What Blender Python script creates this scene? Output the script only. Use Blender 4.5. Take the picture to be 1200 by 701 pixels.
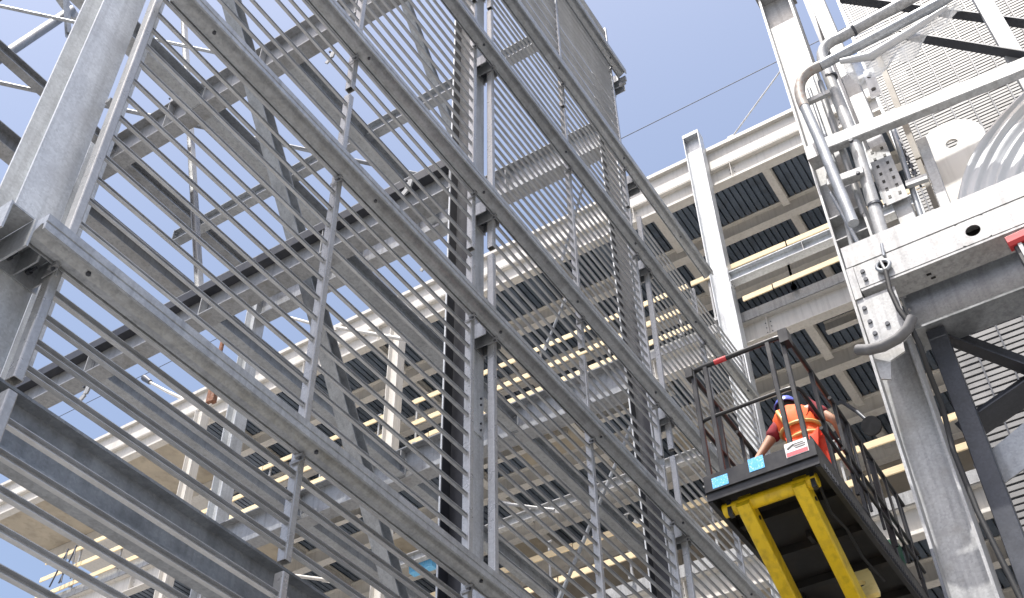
import bpy, bmesh, math, random
from mathutils import Vector, Matrix, Quaternion
random.seed(7)
for o in list(bpy.data.objects):
    bpy.data.objects.remove(o)
scene = bpy.context.scene
C = scene.collection
R = math.radians

# ------------------------------------------------------------------ camera
CAM_RIGHT = (0.5342216, -0.8451811, -0.0166177)
CAM_UP = (-0.5828328, -0.3824929, 0.7169415)
CAM_FWD = (0.6123016, 0.3733203, 0.6969352)
cam_data = bpy.data.cameras.new('camera')
cam = bpy.data.objects.new('camera', cam_data)
C.objects.link(cam)
m = Matrix((CAM_RIGHT, CAM_UP, tuple(-v for v in CAM_FWD))).transposed().to_4x4()
m.translation = (0, 0, 1.6)
cam.matrix_world = m
cam_data.sensor_width = 36
cam_data.lens = 40.05
cam_data.clip_start = 0.1
cam_data.clip_end = 5000
scene.camera = cam

# ------------------------------------------------------------------ light
SUN_EL, SUN_OFF = R(71), R(6)
sdir = Vector((-math.cos(SUN_EL) * math.cos(SUN_OFF), -math.cos(SUN_EL) * math.sin(SUN_OFF), math.sin(SUN_EL)))
world = bpy.data.worlds.new('World')
scene.world = world
world.use_nodes = True
wn = world.node_tree.nodes
bg = wn.get('Background') or wn.new('ShaderNodeBackground')
sky = wn.new('ShaderNodeTexSky')
sky.sky_type = 'NISHITA'
sky.sun_disc = False
sky.sun_elevation = SUN_EL
sky.sun_rotation = math.atan2(sdir.x, sdir.y)
sky.air_density = 1.0
sky.dust_density = 5.0
sky.ozone_density = 0.45
world.node_tree.links.new(sky.outputs[0], bg.inputs[0])
bg.inputs[1].default_value = 0.15
sun_data = bpy.data.lights.new('sun', 'SUN')
sun_data.energy = 4.5
sun_data.angle = R(0.53)
sun_data.color = (1.0, 0.965, 0.91)
sun = bpy.data.objects.new('sun', sun_data)
C.objects.link(sun)
sun.rotation_euler = sdir.to_track_quat('Z', 'Y').to_euler()
scene.view_settings.view_transform = 'Standard'
scene.view_settings.look = 'None'
scene.view_settings.exposure = 0.80
scene.view_settings.gamma = 1

# ------------------------------------------------------------------ materials
def new_mat(name):
    mt = bpy.data.materials.new(name)
    mt.use_nodes = True
    return mt, mt.node_tree.nodes, mt.node_tree.links, mt.node_tree.nodes['Principled BSDF']

def mottled(name, col, rough=0.5, metal=0.0, var=0.12, scale=3.0, spangle=0.0, bump=0.0, rnd=0.06, dirt=None, dirt_amt=0.0, coat=0.0, stretch=None, streak=0.0):
    mt, N, L, bs = new_mat(name)
    tc = N.new('ShaderNodeTexCoord')
    src = tc.outputs['Object']
    if stretch:
        mp = N.new('ShaderNodeMapping')
        mp.inputs['Scale'].default_value = stretch
        L.new(src, mp.inputs[0]); src = mp.outputs[0]
    nz = N.new('ShaderNodeTexNoise')
    nz.inputs['Scale'].default_value = scale
    nz.inputs['Detail'].default_value = 8
    nz.inputs['Roughness'].default_value = 0.65
    L.new(src, nz.inputs['Vector'])
    mr = N.new('ShaderNodeMapRange')
    mr.inputs[1].default_value = 0.3; mr.inputs[2].default_value = 0.7
    mr.inputs[3].default_value = 1 - var; mr.inputs[4].default_value = 1 + var
    L.new(nz.outputs[0], mr.inputs[0])
    fac = mr.outputs[0]
    if spangle:
        vo = N.new('ShaderNodeTexVoronoi')
        vo.inputs['Scale'].default_value = 55
        L.new(src, vo.inputs['Vector'])
        m2 = N.new('ShaderNodeMapRange')
        m2.inputs[3].default_value = 1 - spangle; m2.inputs[4].default_value = 1 + spangle
        sep = N.new('ShaderNodeSeparateColor')
        L.new(vo.outputs['Color'], sep.inputs[0])
        L.new(sep.outputs[0], m2.inputs[0])
        mm = N.new('ShaderNodeMath'); mm.operation = 'MULTIPLY'
        L.new(fac, mm.inputs[0]); L.new(m2.outputs[0], mm.inputs[1])
        fac = mm.outputs[0]
    if rnd:
        oi = N.new('ShaderNodeObjectInfo')
        m3 = N.new('ShaderNodeMapRange')
        m3.inputs[3].default_value = 1 - rnd; m3.inputs[4].default_value = 1 + rnd
        L.new(oi.outputs['Random'], m3.inputs[0])
        mm = N.new('ShaderNodeMath'); mm.operation = 'MULTIPLY'
        L.new(fac, mm.inputs[0]); L.new(m3.outputs[0], mm.inputs[1])
        fac = mm.outputs[0]
    vm = N.new('ShaderNodeVectorMath'); vm.operation = 'SCALE'
    vm.inputs[0].default_value = col
    L.new(fac, vm.inputs['Scale'])
    out = vm.outputs[0]
    if streak:
        mp2 = N.new('ShaderNodeMapping'); mp2.inputs['Scale'].default_value = (7, 7, 0.45)
        L.new(tc.outputs['Object'], mp2.inputs[0])
        n3 = N.new('ShaderNodeTexNoise'); n3.inputs['Scale'].default_value = 2.2; n3.inputs['Detail'].default_value = 6
        L.new(mp2.outputs[0], n3.inputs['Vector'])
        r3 = N.new('ShaderNodeMapRange')
        r3.inputs[1].default_value = 0.48; r3.inputs[2].default_value = 0.68; r3.inputs[3].default_value = 1.0; r3.inputs[4].default_value = 1 - streak
        L.new(n3.outputs[0], r3.inputs[0])
        v3 = N.new('ShaderNodeVectorMath'); v3.operation = 'SCALE'
        L.new(out, v3.inputs[0]); L.new(r3.outputs[0], v3.inputs['Scale'])
        out = v3.outputs[0]
    if dirt:
        n2 = N.new('ShaderNodeTexNoise')
        n2.inputs['Scale'].default_value = scale * 2.3
        n2.inputs['Detail'].default_value = 10
        L.new(src, n2.inputs['Vector'])
        r2 = N.new('ShaderNodeMapRange')
        r2.inputs[1].default_value = 0.52; r2.inputs[2].default_value = 0.72
        r2.inputs[3].default_value = 0; r2.inputs[4].default_value = dirt_amt
        L.new(n2.outputs[0], r2.inputs[0])
        mx = N.new('ShaderNodeMixRGB')
        L.new(r2.outputs[0], mx.inputs[0]); L.new(out, mx.inputs[1])
        mx.inputs[2].default_value = (*dirt, 1)
        out = mx.outputs[0]
    L.new(out, bs.inputs['Base Color'])
    bs.inputs['Metallic'].default_value = metal
    rr = N.new('ShaderNodeMapRange')
    rr.inputs[1].default_value = 0.3; rr.inputs[2].default_value = 0.7
    rr.inputs[3].default_value = max(0.05, rough - 0.1); rr.inputs[4].default_value = min(1, rough + 0.1)
    L.new(nz.outputs[0], rr.inputs[0])
    L.new(rr.outputs[0], bs.inputs['Roughness'])
    if coat:
        bs.inputs['Coat Weight'].default_value = coat
    if bump:
        bp = N.new('ShaderNodeBump')
        bp.inputs['Strength'].default_value = bump
        bp.inputs['Distance'].default_value = 0.01
        L.new(nz.outputs[0], bp.inputs['Height'])
        L.new(bp.outputs[0], bs.inputs['Normal'])
    return mt

M = {
    'galv': mottled('galvanised steel', (0.34, 0.358, 0.38), 0.38, 0.4, 0.16, 2.2, 0.10, 0.06, 0.07, (0.19, 0.195, 0.20), 0.35, streak=0.22),
    'galv_tube': mottled('galvanised tube steel', (0.40, 0.405, 0.41), 0.30, 0.4, 0.10, 2.5, 0.08, 0.03, 0.05, (0.26, 0.255, 0.25), 0.4, streak=0.15),
    'galv_col': mottled('fresh galvanised column steel', (0.52, 0.54, 0.56), 0.40, 0.3, 0.13, 1.6, 0.10, 0.05, 0.04, (0.38, 0.385, 0.40), 0.45, streak=0.2),
    'galv_mid': mottled('galvanised beam steel', (0.28, 0.29, 0.305), 0.42, 0.3, 0.16, 1.8, 0.10, 0.05, 0.08, (0.17, 0.16, 0.145), 0.5, streak=0.25),
    'rusty_galv': mottled('galvanised pipe with rust', (0.30, 0.28, 0.26), 0.55, 0.1, 0.2, 7.0, 0.0, 0.1, 0.0, (0.20, 0.08, 0.04), 0.85),
    'navy': mottled('navy painted shade', (0.026, 0.028, 0.036), 0.45, 0.1, 0.3, 1.5, 0.05, 0.05, 0.05, (0.05, 0.05, 0.055), 0.5),  # near-black colour standing in for shade in column recesses and under a flange
    'screen': mottled('galvanised screen steel', (0.20, 0.20, 0.20), 0.45, 0.1, 0.2, 1.5, 0.0, 0.0, 0.0, (0.12, 0.12, 0.118), 0.6),
    'galv_blue': mottled('blue grey galvanised beam steel', (0.26, 0.28, 0.305), 0.40, 0.3, 0.2, 1.8, 0.10, 0.05, 0.03, (0.10, 0.11, 0.12), 0.5, streak=0.2),
    'galv_bar': mottled('galvanised bar steel', (0.42, 0.435, 0.455), 0.34, 0.4, 0.14, 3.0, 0.05, 0.0, 0.10, (0.32, 0.315, 0.31), 0.3),
    'galv_bright': mottled('bright galvanised steel', (0.37, 0.375, 0.38), 0.42, 0.15, 0.10, 2.5, 0.12, 0.05, 0.05, (0.27, 0.265, 0.25), 0.6, streak=0.28),
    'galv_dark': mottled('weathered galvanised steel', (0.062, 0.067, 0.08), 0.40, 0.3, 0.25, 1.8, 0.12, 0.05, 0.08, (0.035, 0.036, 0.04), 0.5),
    'white': mottled('white primed steel', (0.58, 0.56, 0.525), 0.5, 0.0, 0.06, 1.6, 0.0, 0.0, 0.05, (0.52, 0.47, 0.40), 0.35, streak=0.14),
    'deck': mottled('galvanised deck sheet', (0.125, 0.155, 0.20), 0.38, 0.3, 0.15, 1.2, 0.04, 0.0, 0.08, (0.06, 0.065, 0.075), 0.5, streak=0.2),
    'soffit': mottled('plywood soffit sheet', (0.42, 0.37, 0.29), 0.7, 0.0, 0.18, 1.3, 0.0, 0.0, 0.05, (0.25, 0.21, 0.16), 0.6),
    'timber': mottled('pale sawn timber', (0.74, 0.60, 0.38), 0.7, 0.0, 0.14, 2.0, 0.0, 0.1, 0.10, (0.55, 0.40, 0.22), 0.5, stretch=(8, 1, 8)),
    'black': mottled('black painted steel', (0.018, 0.018, 0.02), 0.38, 0.0, 0.3, 5.0, 0.0, 0.0, 0.05, (0.05, 0.05, 0.05), 0.35, streak=0.2),
    'under': mottled('near black steel', (0.009, 0.0085, 0.008), 0.6, 0.0, 0.3, 2.0, 0.0, 0.05, 0.05, (0.03, 0.022, 0.016), 0.7),  # near-black tone for the lift underside, hole fills and slots
    'yellow': mottled('yellow painted steel', (0.70, 0.49, 0.012), 0.42, 0.0, 0.08, 2.5, 0.0, 0.0, 0.03, (0.30, 0.19, 0.03), 0.5, streak=0.25),
    'rust': mottled('rusty steel', (0.23, 0.10, 0.055), 0.8, 0.0, 0.35, 9.0, 0.0, 0.2, 0.05, (0.35, 0.30, 0.27), 0.6),
    'rubber': mottled('black rubber', (0.02, 0.02, 0.021), 0.6, 0.0, 0.2, 10.0, 0, 0, 0),
    'foam': mottled('grey pipe foam', (0.13, 0.13, 0.135), 0.75, 0.0, 0.2, 14.0, 0, 0.15, 0),
    'red': mottled('red plastic', (0.52, 0.045, 0.05), 0.45, 0, 0.1, 4, 0, 0, 0),
    'film': mottled('white stretch film', (0.50, 0.51, 0.52), 0.34, 0.0, 0.08, 2.0, 0.0, 0.0, 0.0, (0.45, 0.45, 0.46), 0.4),
    'ground': mottled('dusty concrete ground', (0.205, 0.20, 0.193), 0.85, 0, 0.2, 0.25, 0, 0.1, 0, (0.14, 0.135, 0.125), 0.6),
    'skin': mottled('tanned skin', (0.42, 0.23, 0.15), 0.5, 0, 0.08, 12, 0, 0, 0),
    'maroon': mottled('maroon shirt cloth', (0.20, 0.012, 0.022), 0.85, 0, 0.2, 15, 0, 0.2, 0),
    'hivis': mottled('orange high visibility cloth', (0.85, 0.11, 0.018), 0.75, 0, 0.08, 12, 0, 0.2, 0),
    'hivis_red': mottled('red orange work cloth', (0.75, 0.06, 0.025), 0.8, 0, 0.15, 12, 0, 0.2, 0),
    'tape': mottled('reflective tape', (0.60, 0.36, 0.12), 0.4, 0, 0.1, 12, 0, 0, 0),
    'helmet': mottled('blue helmet plastic', (0.10, 0.13, 0.50), 0.3, 0, 0.05, 5, 0, 0, 0),
    'boot': mottled('dark leather', (0.04, 0.03, 0.025), 0.6, 0, 0.2, 9, 0, 0, 0),
    'sticker_blue': mottled('blue sticker', (0.10, 0.42, 0.75), 0.45, 0, 0.1, 30, 0, 0, 0, (0.7, 0.8, 0.85), 0.7),
    'sticker_white': mottled('white sticker', (0.75, 0.73, 0.72), 0.5, 0, 0.05, 20, 0, 0, 0),
    'sticker_red': mottled('red sticker print', (0.60, 0.12, 0.14), 0.5, 0, 0.05, 20, 0, 0, 0),
    'ink': mottled('black print', (0.05, 0.05, 0.05), 0.6, 0, 0.05, 20, 0, 0, 0),
    'green': mottled('dark green plastic', (0.01, 0.09, 0.05), 0.5, 0, 0.1, 5, 0, 0, 0),
    'cream': mottled('sunlit yellow plate', (0.80, 0.66, 0.30), 0.45, 0, 0.12, 4, 0, 0, 0, (0.5, 0.36, 0.10), 0.5),  # yellow plate with its sunlit cream tone put into the colour
    'hair': mottled('dark hair', (0.03, 0.02, 0.015), 0.7, 0, 0.2, 30, 0, 0, 0),
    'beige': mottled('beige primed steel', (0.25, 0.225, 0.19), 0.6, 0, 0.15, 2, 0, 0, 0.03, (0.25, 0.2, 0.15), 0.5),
}

# film that hangs loose lets some light through
mt, N, L, bs = new_mat('clear crumpled film')
bs.inputs['Base Color'].default_value = (0.82, 0.83, 0.84, 1)
bs.inputs['Roughness'].default_value = 0.25
tr = N.new('ShaderNodeBsdfTransparent')
mix = N.new('ShaderNodeMixShader')
nz = N.new('ShaderNodeTexNoise'); nz.inputs['Scale'].default_value = 9; nz.inputs['Detail'].default_value = 6
tcc = N.new('ShaderNodeTexCoord'); L.new(tcc.outputs['Object'], nz.inputs['Vector'])
mpr = N.new('ShaderNodeMapRange'); mpr.inputs[1].default_value = 0.3; mpr.inputs[2].default_value = 0.7
mpr.inputs[3].default_value = 0.35; mpr.inputs[4].default_value = 0.9
L.new(nz.outputs[0], mpr.inputs[0]); L.new(mpr.outputs[0], mix.inputs[0])
L.new(tr.outputs[0], mix.inputs[1]); L.new(bs.outputs[0], mix.inputs[2])
L.new(mix.outputs[0], N['Material Output'].inputs[0])
M['clear_film'] = mt

# ------------------------------------------------------------------ mesh helpers
def basis(a, up):
    a = a.normalized()
    up = Vector(up)
    s = a.cross(up)
    if s.length < 1e-5:
        up = Vector((1, 0, 0)); s = a.cross(up)
    s.normalize()
    return a, s, s.cross(a).normalized()

class MB:
    def __init__(self):
        self.v = []; self.f = []; self.smooth = []
    def add(self, vs, fs, smooth=False):
        n = len(self.v)
        self.v += [Vector(p) for p in vs]
        self.f += [tuple(i + n for i in q) for q in fs]
        self.smooth += [smooth] * len(fs)
        return self
    def box(self, x0, x1, y0, y1, z0, z1):
        vs = [(x, y, z) for z in (z0, z1) for y in (y0, y1) for x in (x0, x1)]
        return self.add(vs, [(0, 2, 3, 1), (4, 5, 7, 6), (0, 1, 5, 4), (2, 6, 7, 3), (0, 4, 6, 2), (1, 3, 7, 5)])
    def extrude(self, p0, p1, prof, up=(0, 0, 1), smooth=False):
        """sweep a closed profile of (side, up) points from p0 to p1"""
        p0, p1 = Vector(p0), Vector(p1)
        a, s, u = basis(p1 - p0, up)
        n = len(prof)
        vs = [p0 + s * q[0] + u * q[1] for q in prof] + [p1 + s * q[0] + u * q[1] for q in prof]
        fs = [(i, (i + 1) % n, n + (i + 1) % n, n + i) for i in range(n)]
        self.add(vs, fs, smooth)
        self.add(vs, [tuple(range(n))[::-1], tuple(range(n, 2 * n))])
        return self
    def bar(self, p0, p1, w, h, up=(0, 0, 1), ch=0.0):
        w /= 2; h /= 2
        if ch:
            pr = [(-w + ch, -h), (w - ch, -h), (w, -h + ch), (w, h - ch), (w - ch, h), (-w + ch, h), (-w, h - ch), (-w, -h + ch)]
        else:
            pr = [(-w, -h), (w, -h), (w, h), (-w, h)]
        return self.extrude(p0, p1, pr, up)
    def hsec(self, p0, p1, b, h, tf=0.018, tw=0.012, up=(0, 0, 1)):
        b /= 2; h /= 2; t = tw / 2
        pr = [(-b, -h), (b, -h), (b, -h + tf), (t, -h + tf), (t, h - tf), (b, h - tf), (b, h), (-b, h), (-b, h - tf), (-t, h - tf), (-t, -h + tf), (-b, -h + tf)]
        return self.extrude(p0, p1, pr, up)
    def csec(self, p0, p1, b, h, t=0.01, up=(0, 0, 1)):
        h /= 2
        pr = [(0, -h), (b, -h), (b, -h + t), (t, -h + t), (t, h - t), (b, h - t), (b, h), (0, h)]
        return self.extrude(p0, p1, pr, up)
    def lsec(self, p0, p1, b, h, t=0.01, up=(0, 0, 1)):
        pr = [(0, 0), (b, 0), (b, t), (t, t), (t, h), (0, h)]
        return self.extrude(p0, p1, pr, up)
    def hollow(self, p0, p1, w, h, t=0.006, up=(0, 0, 1), ch=0.0):
        p0, p1 = Vector(p0), Vector(p1)
        a, s, u = basis(p1 - p0, up)
        def ring(p, w, h, c):
            w /= 2; h /= 2; c = max(c, 0.0008)
            q = c * 0.3
            return [p + s * x + u * y for x, y in ((-w + c, -h), (w - c, -h), (w - q, -h + q), (w, -h + c), (w, h - c), (w - q, h - q), (w - c, h), (-w + c, h), (-w + q, h - q), (-w, h - c), (-w, -h + c), (-w + q, -h + q))]
        vs = ring(p0, w, h, ch) + ring(p1, w, h, ch) + ring(p0, w - 2 * t, h - 2 * t, ch * 0.6) + ring(p1, w - 2 * t, h - 2 * t, ch * 0.6)
        fs = []; n = 12
        for i in range(n):
            j = (i + 1) % n
            fs += [(i, j, n + j, n + i), (2 * n + j, 2 * n + i, 3 * n + i, 3 * n + j), (j, i, 2 * n + i, 2 * n + j), (n + i, n + j, 3 * n + j, 3 * n + i)]
        return self.add(vs, fs)
    def tube(self, pts, r, n=10, cap=True):
        pts = [Vector(p) for p in pts]
        rs = r if isinstance(r, (list, tuple)) else [r] * len(pts)
        t = (pts[1] - pts[0]).normalized()
        s = t.orthogonal().normalized(); u = t.cross(s)
        vs = []
        for k, p in enumerate(pts):
            d = (pts[min(k + 1, len(pts) - 1)] - pts[max(k - 1, 0)]).normalized()
            q = t.rotation_difference(d)
            s = q @ s; u = q @ u; t = d
            vs += [p + (s * math.cos(2 * math.pi * i / n) + u * math.sin(2 * math.pi * i / n)) * rs[k] for i in range(n)]
        fs = []
        for k in range(len(pts) - 1):
            for i in range(n):
                j = (i + 1) % n
                fs.append((k * n + i, k * n + j, k * n + n + j, k * n + n + i))
        self.add(vs, fs, True)
        if cap:
            self.add(vs[:n], [tuple(range(n))[::-1]]); self.add(vs[-n:], [tuple(range(n))])
        return self
    def disc(self, c, axis, r, depth, n=12):
        c = Vector(c); a = Vector(axis).normalized() * depth
        return self.tube([c, c + a], r, n)
    def plate(self, pts, thick):
        """flat polygon given by 3-D points, thickened along its normal"""
        pts = [Vector(p) for p in pts]
        nrm = (pts[1] - pts[0]).cross(pts[2] - pts[0]).normalized() * thick
        n = len(pts)
        vs = pts + [p + nrm for p in pts]
        fs = [tuple(range(n))[::-1], tuple(range(n, 2 * n))] + [(i, (i + 1) % n, n + (i + 1) % n, n + i) for i in range(n)]
        return self.add(vs, fs)
    def holed(self, outer, centre, hole_r, ux, uy, thick, n=20):
        """plate with a round hole: outer is a function angle -> radius"""
        c = Vector(centre); ux = Vector(ux); uy = Vector(uy); nn = ux.cross(uy).normalized() * thick
        A = [2 * math.pi * i / n for i in range(n)]
        o = [c + (ux * math.cos(a) + uy * math.sin(a)) * outer(a) for a in A]
        h = [c + (ux * math.cos(a) + uy * math.sin(a)) * hole_r for a in A]
        vs = o + h + [p + nn for p in o] + [p + nn for p in h]
        fs = []
        for i in range(n):
            j = (i + 1) % n
            fs += [(i, n + i, n + j, j), (2 * n + i, 2 * n + j, 3 * n + j, 3 * n + i), (i, j, 2 * n + j, 2 * n + i), (n + j, n + i, 3 * n + i, 3 * n + j)]
        return self.add(vs, fs)
    def mesh(self, name, mat, off=(0, 0, 0)):
        me = bpy.data.meshes.new(name)
        off = Vector(off)
        me.from_pydata([tuple(p - off) for p in self.v], [], self.f)
        me.materials.append(M[mat] if isinstance(mat, str) else mat)
        me.polygons.foreach_set('use_smooth', self.smooth)
        bm = bmesh.new(); bm.from_mesh(me)
        bmesh.ops.recalc_face_normals(bm, faces=bm.faces)
        bm.to_mesh(me); bm.free()
        return me
    def build(self, name, mat, parent=None, kind=None):
        off = origin(parent)
        o = bpy.data.objects.new(name, self.mesh(name, mat, off))
        C.objects.link(o)
        if parent is not None:
            o.parent = parent
        if kind:
            o['kind'] = kind
        return o

def origin(o):
    v = Vector((0, 0, 0))
    while o is not None:
        v += Vector(o.location); o = o.parent
    return v

def thing(name, label, cat, loc, group=None):
    o = bpy.data.objects.new(name, None)
    o.empty_display_size = 0.2
    C.objects.link(o)
    o.location = loc
    o['label'] = label; o['category'] = cat
    if group: o['group'] = group
    return o

def tag(o, label, cat, group=None):
    o['label'] = label; o['category'] = cat
    if group: o['group'] = group
    return o

def inst(name, me, parent, loc):
    """another part that shares a mesh; loc is in world space"""
    o = bpy.data.objects.new(name, me)
    C.objects.link(o)
    o.parent = parent
    o.location = Vector(loc) - origin(parent)
    return o

# ------------------------------------------------------------------ ground
g = MB()
n = 24
for i in range(n + 1):
    for j in range(n + 1):
        x = -1 + 2 * i / n; y = -1 + 2 * j / n
        g.v.append(Vector((x * abs(x) * 1500, y * abs(y) * 1500, 0)))
for i in range(n):
    for j in range(n):
        a = i * (n + 1) + j
        g.f.append((a, a + n + 1, a + n + 2, a + 1)); g.smooth.append(False)
g.build('ground', 'ground', None, 'structure')

# ------------------------------------------------------------------ louvred steel frame: columns
COLX = [2.71, 8.115, 13.12]
YF0, YF1 = 5.45, 5.785
def column(x, y0, y1, z1, b, mat, label, group, cap=False, name='steel_column', z0=0.0, splice=(), shaded=False):
    t = thing(name, label, 'column', (x, (y0 + y1) / 2, z0), group)
    MB().hsec((x, (y0 + y1) / 2, z0 + 0.025), (x, (y0 + y1) / 2, z1), b, y1 - y0, 0.02, 0.014, up=(0, 1, 0)).build('shaft', mat, t)
    MB().box(x - b / 2 - 0.08, x + b / 2 + 0.08, y0 - 0.08, y1 + 0.08, z0, z0 + 0.025).build('base_plate', mat, t)
    if shaded:  # near-black sheets paint the shade of the web recess
        MB().box(x - b / 2 + 0.03, x - 0.010, y0 + 0.024, y0 + 0.030, z0 + 0.03, z1 - 0.01).box(x - 0.014, x - 0.008, y0 + 0.032, y1 - 0.032, z0 + 0.03, z1 - 0.01).box(x - b / 2 + 0.004, x - 0.010, y1 - 0.030, y1 - 0.024, z0 + 0.03, z1 - 0.01).build('web_shade', 'navy', t)
    if cap:
        MB().box(x - b / 2 - 0.004, x + b / 2 + 0.004, y0 - 0.004, y1 + 0.004, z1, z1 + cap).build('cap_plate', mat, t)
    for z in splice:
        s = MB()
        s.box(x - b / 2 + 0.03, x + b / 2 - 0.03, y0 - 0.014, y0 - 0.001, z - 0.3, z + 0.3)
        p = s.build('splice_plate', mat, t)
        bb = MB()
        for k in (-0.22, -0.13, 0.13, 0.22):
            for q in (-b / 4, b / 4):
                bb.disc((x + q, y0 - 0.014, z + k), (0, -1, 0), 0.014, 0.014, 6)
        bb.build('bolt', 'galv_dark', p)
    return t
FG = 'galvanised columns of the louvred frame'
column(COLX[0], YF0, YF1, 14.5, 0.34, 'galv_col', 'broad galvanised column nearest the camera at the left picture edge', FG)
column(COLX[1], YF0, YF1, 23.2, 0.33, 'galv_col', 'tall galvanised column in the middle of the louvred facade', FG, splice=(9.4,), shaded=True)
column(COLX[2], YF0, YF1, 23.0, 0.33, 'galv_col', 'galvanised column behind the right end of the tall louvre panels', FG, shaded=True)
column(18.4, 5.33, 5.77, 25.35, 0.32, 'galv_col', 'free standing pale column with capped top rising against the blue sky', FG, cap=0.12, splice=(20.0,))
column(COLX[2], 14.75, 15.05, 21.0, 0.33, 'galv_col', 'galvanised rear column seen through the bars beside the white column', FG)
column(COLX[1], 14.75, 15.05, 21.0, 0.33, 'galv_col', 'galvanised rear column hidden behind the broad left column', FG)

# ------------------------------------------------------------------ rails across the facade
RAILZ = [(4.0, 2.56, 16.0, 'lowest facade rail below the louvre panel joint'),
         (7.04, 2.56, 17.6, 'facade rail with bolted end bracket at the broad left column'),
         (10.42, 2.95, 17.7, 'second facade rail above the bracketed rail, crossing the middle column'),
         (12.52, 2.6, 17.6, 'facade rail just above the middle row of open tube ends'),
         (15.80, 2.6, 17.5, 'facade rail a little below the top corner of the short panels'),
         (18.10, 2.6, 16.1, 'facade rail whose bare end sticks out toward the capped pale column'),
         (21.35, 2.6, 12.95, 'topmost facade rail ending in a clamp at the sky')]
RAILP = [(0.0, 0.072), (0.0, 0.010), (0.008, 0.006), (0.008, -0.006), (0.0, -0.010), (0.0, -0.062), (0.018, -0.066), (0.024, -0.02),
         (0.030, 0.00), (0.050, 0.004), (0.075, -0.012), (0.100, -0.034), (0.130, -0.052), (0.160, -0.062), (0.178, -0.064), (0.181, -0.040), (0.190, -0.040), (0.192, -0.072), (0.204, -0.070), (0.204, 0.072)]
for z, xa, xb, lab in RAILZ:
    t = thing('facade_rail', lab, 'rail', (xa, 5.0, z), 'horizontal rails across the louvred facade')
    # profile: side points to -y for a +x sweep, so mirror
    MB().extrude((xa, 5.0, z), (xb, 5.0, z), [(-q[0], q[1]) for q in RAILP]).build('profile', 'galv', t)
    for cx in COLX + [18.4]:
        if xa - 0.16 < cx < xb + 0.3 and not (z > 18 and cx > 13.5):
            b = MB()
            w = 0.16
            b.box(cx - w, cx - w + 0.012, 5.207, 5.448, z - 0.12, z + 0.09)
            b.box(cx + w - 0.012, cx + w, 5.207, 5.448, z - 0.12, z + 0.09)
            b.box(cx - 0.006, cx + 0.006, 5.207, 5.448, z - 0.12, z + 0.088)
            b.box(cx - w + 0.013, cx + w - 0.013, 5.21, 5.446, z + 0.090, z + 0.102)
            b.box(cx - w - 0.03, cx + w + 0.03, 5.436, 5.447, z - 0.14, z + 0.11)
            br = b.build('bracket', 'galv', t)
            bb = MB()
            for q in (-0.08, 0.08):
                bb.disc((cx + q, 5.436, z - 0.03), (0, -1, 0), 0.022, 0.03, 6)
                bb.tube([(cx + q, 5.44, z - 0.03), (cx + q, 5.35, z - 0.03)], 0.011, 6)
            bb.build('bolt', 'galv_dark', br)
    x = xa + 0.45
    while x < xb - 0.2:
        MB().disc((x, 5.10, z - 0.030), (0, 0, -1), 0.018, 0.020, 6).build('bolt', 'galv_dark', t)
        x += 2.35
for z, xa, xb, lab in RAILZ:
    t = [o for o in C.objects if o.get('label') == lab][0]
    for x in (2.875, 5.34, 7.72, 8.175, 10.44, 12.71, 13.17, 15.42, 17.75):
        if xa < x < xb and not (z > 17.5 and x > 13):
            cb = MB()
            cb.box(x - 0.075, x - 0.042, 5.150, 5.235, z - 0.10, z - 0.0735)
            cb.box(x - 0.055, x - 0.048, 5.160, 5.300, z - 0.13, z - 0.1005)
            cl = cb.build('tube_clip', 'galv_mid', t)
            MB().disc((x - 0.06, 5.19, z - 0.1002), (0, 0, -1), 0.013, 0.02, 6).build('bolt', 'galv_dark', cl)
# clamp at the right end of the top rail, loose end bracket on the left column
t = thing('rail_clamp', 'small dark clamp bolted to the sky end of the topmost rail', 'clamp', (12.99, 5.1, 21.1))
MB().box(12.955, 13.01, 5.04, 5.16, 21.12, 21.26).box(12.96, 13.0, 5.06, 5.2, 21.02, 21.115).build('body', 'galv_mid', t)
MB().disc((13.012, 5.1, 21.2), (1, 0, 0), 0.025, 0.03, 8).build('bolt', 'galv_dark', t)
t = thing('end_bracket', 'folded galvanised bracket with slotted plate on the left column', 'bracket', (2.44, 5.3, 7.0))
b = MB()
b.box(2.33, 2.345, 5.06, 5.44, 6.82, 7.06); b.box(2.52, 2.535, 5.06, 5.44, 6.82, 7.06)
b.box(2.346, 2.519, 5.08, 5.44, 7.062, 7.075); b.box(2.346, 2.519, 5.425, 5.44, 6.82, 7.058)
b.build('folded_plate', 'galv', t)
MB().disc((2.43, 5.425, 6.95), (0, -1, 0), 0.025, 0.04, 6).build('bolt', 'galv_dark', t)
MB().bar((2.31, 5.2, 7.03), (2.31, 5.32, 7.03), 0.03, 0.02).build('slot_lip', 'galv_bright', t)

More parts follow.
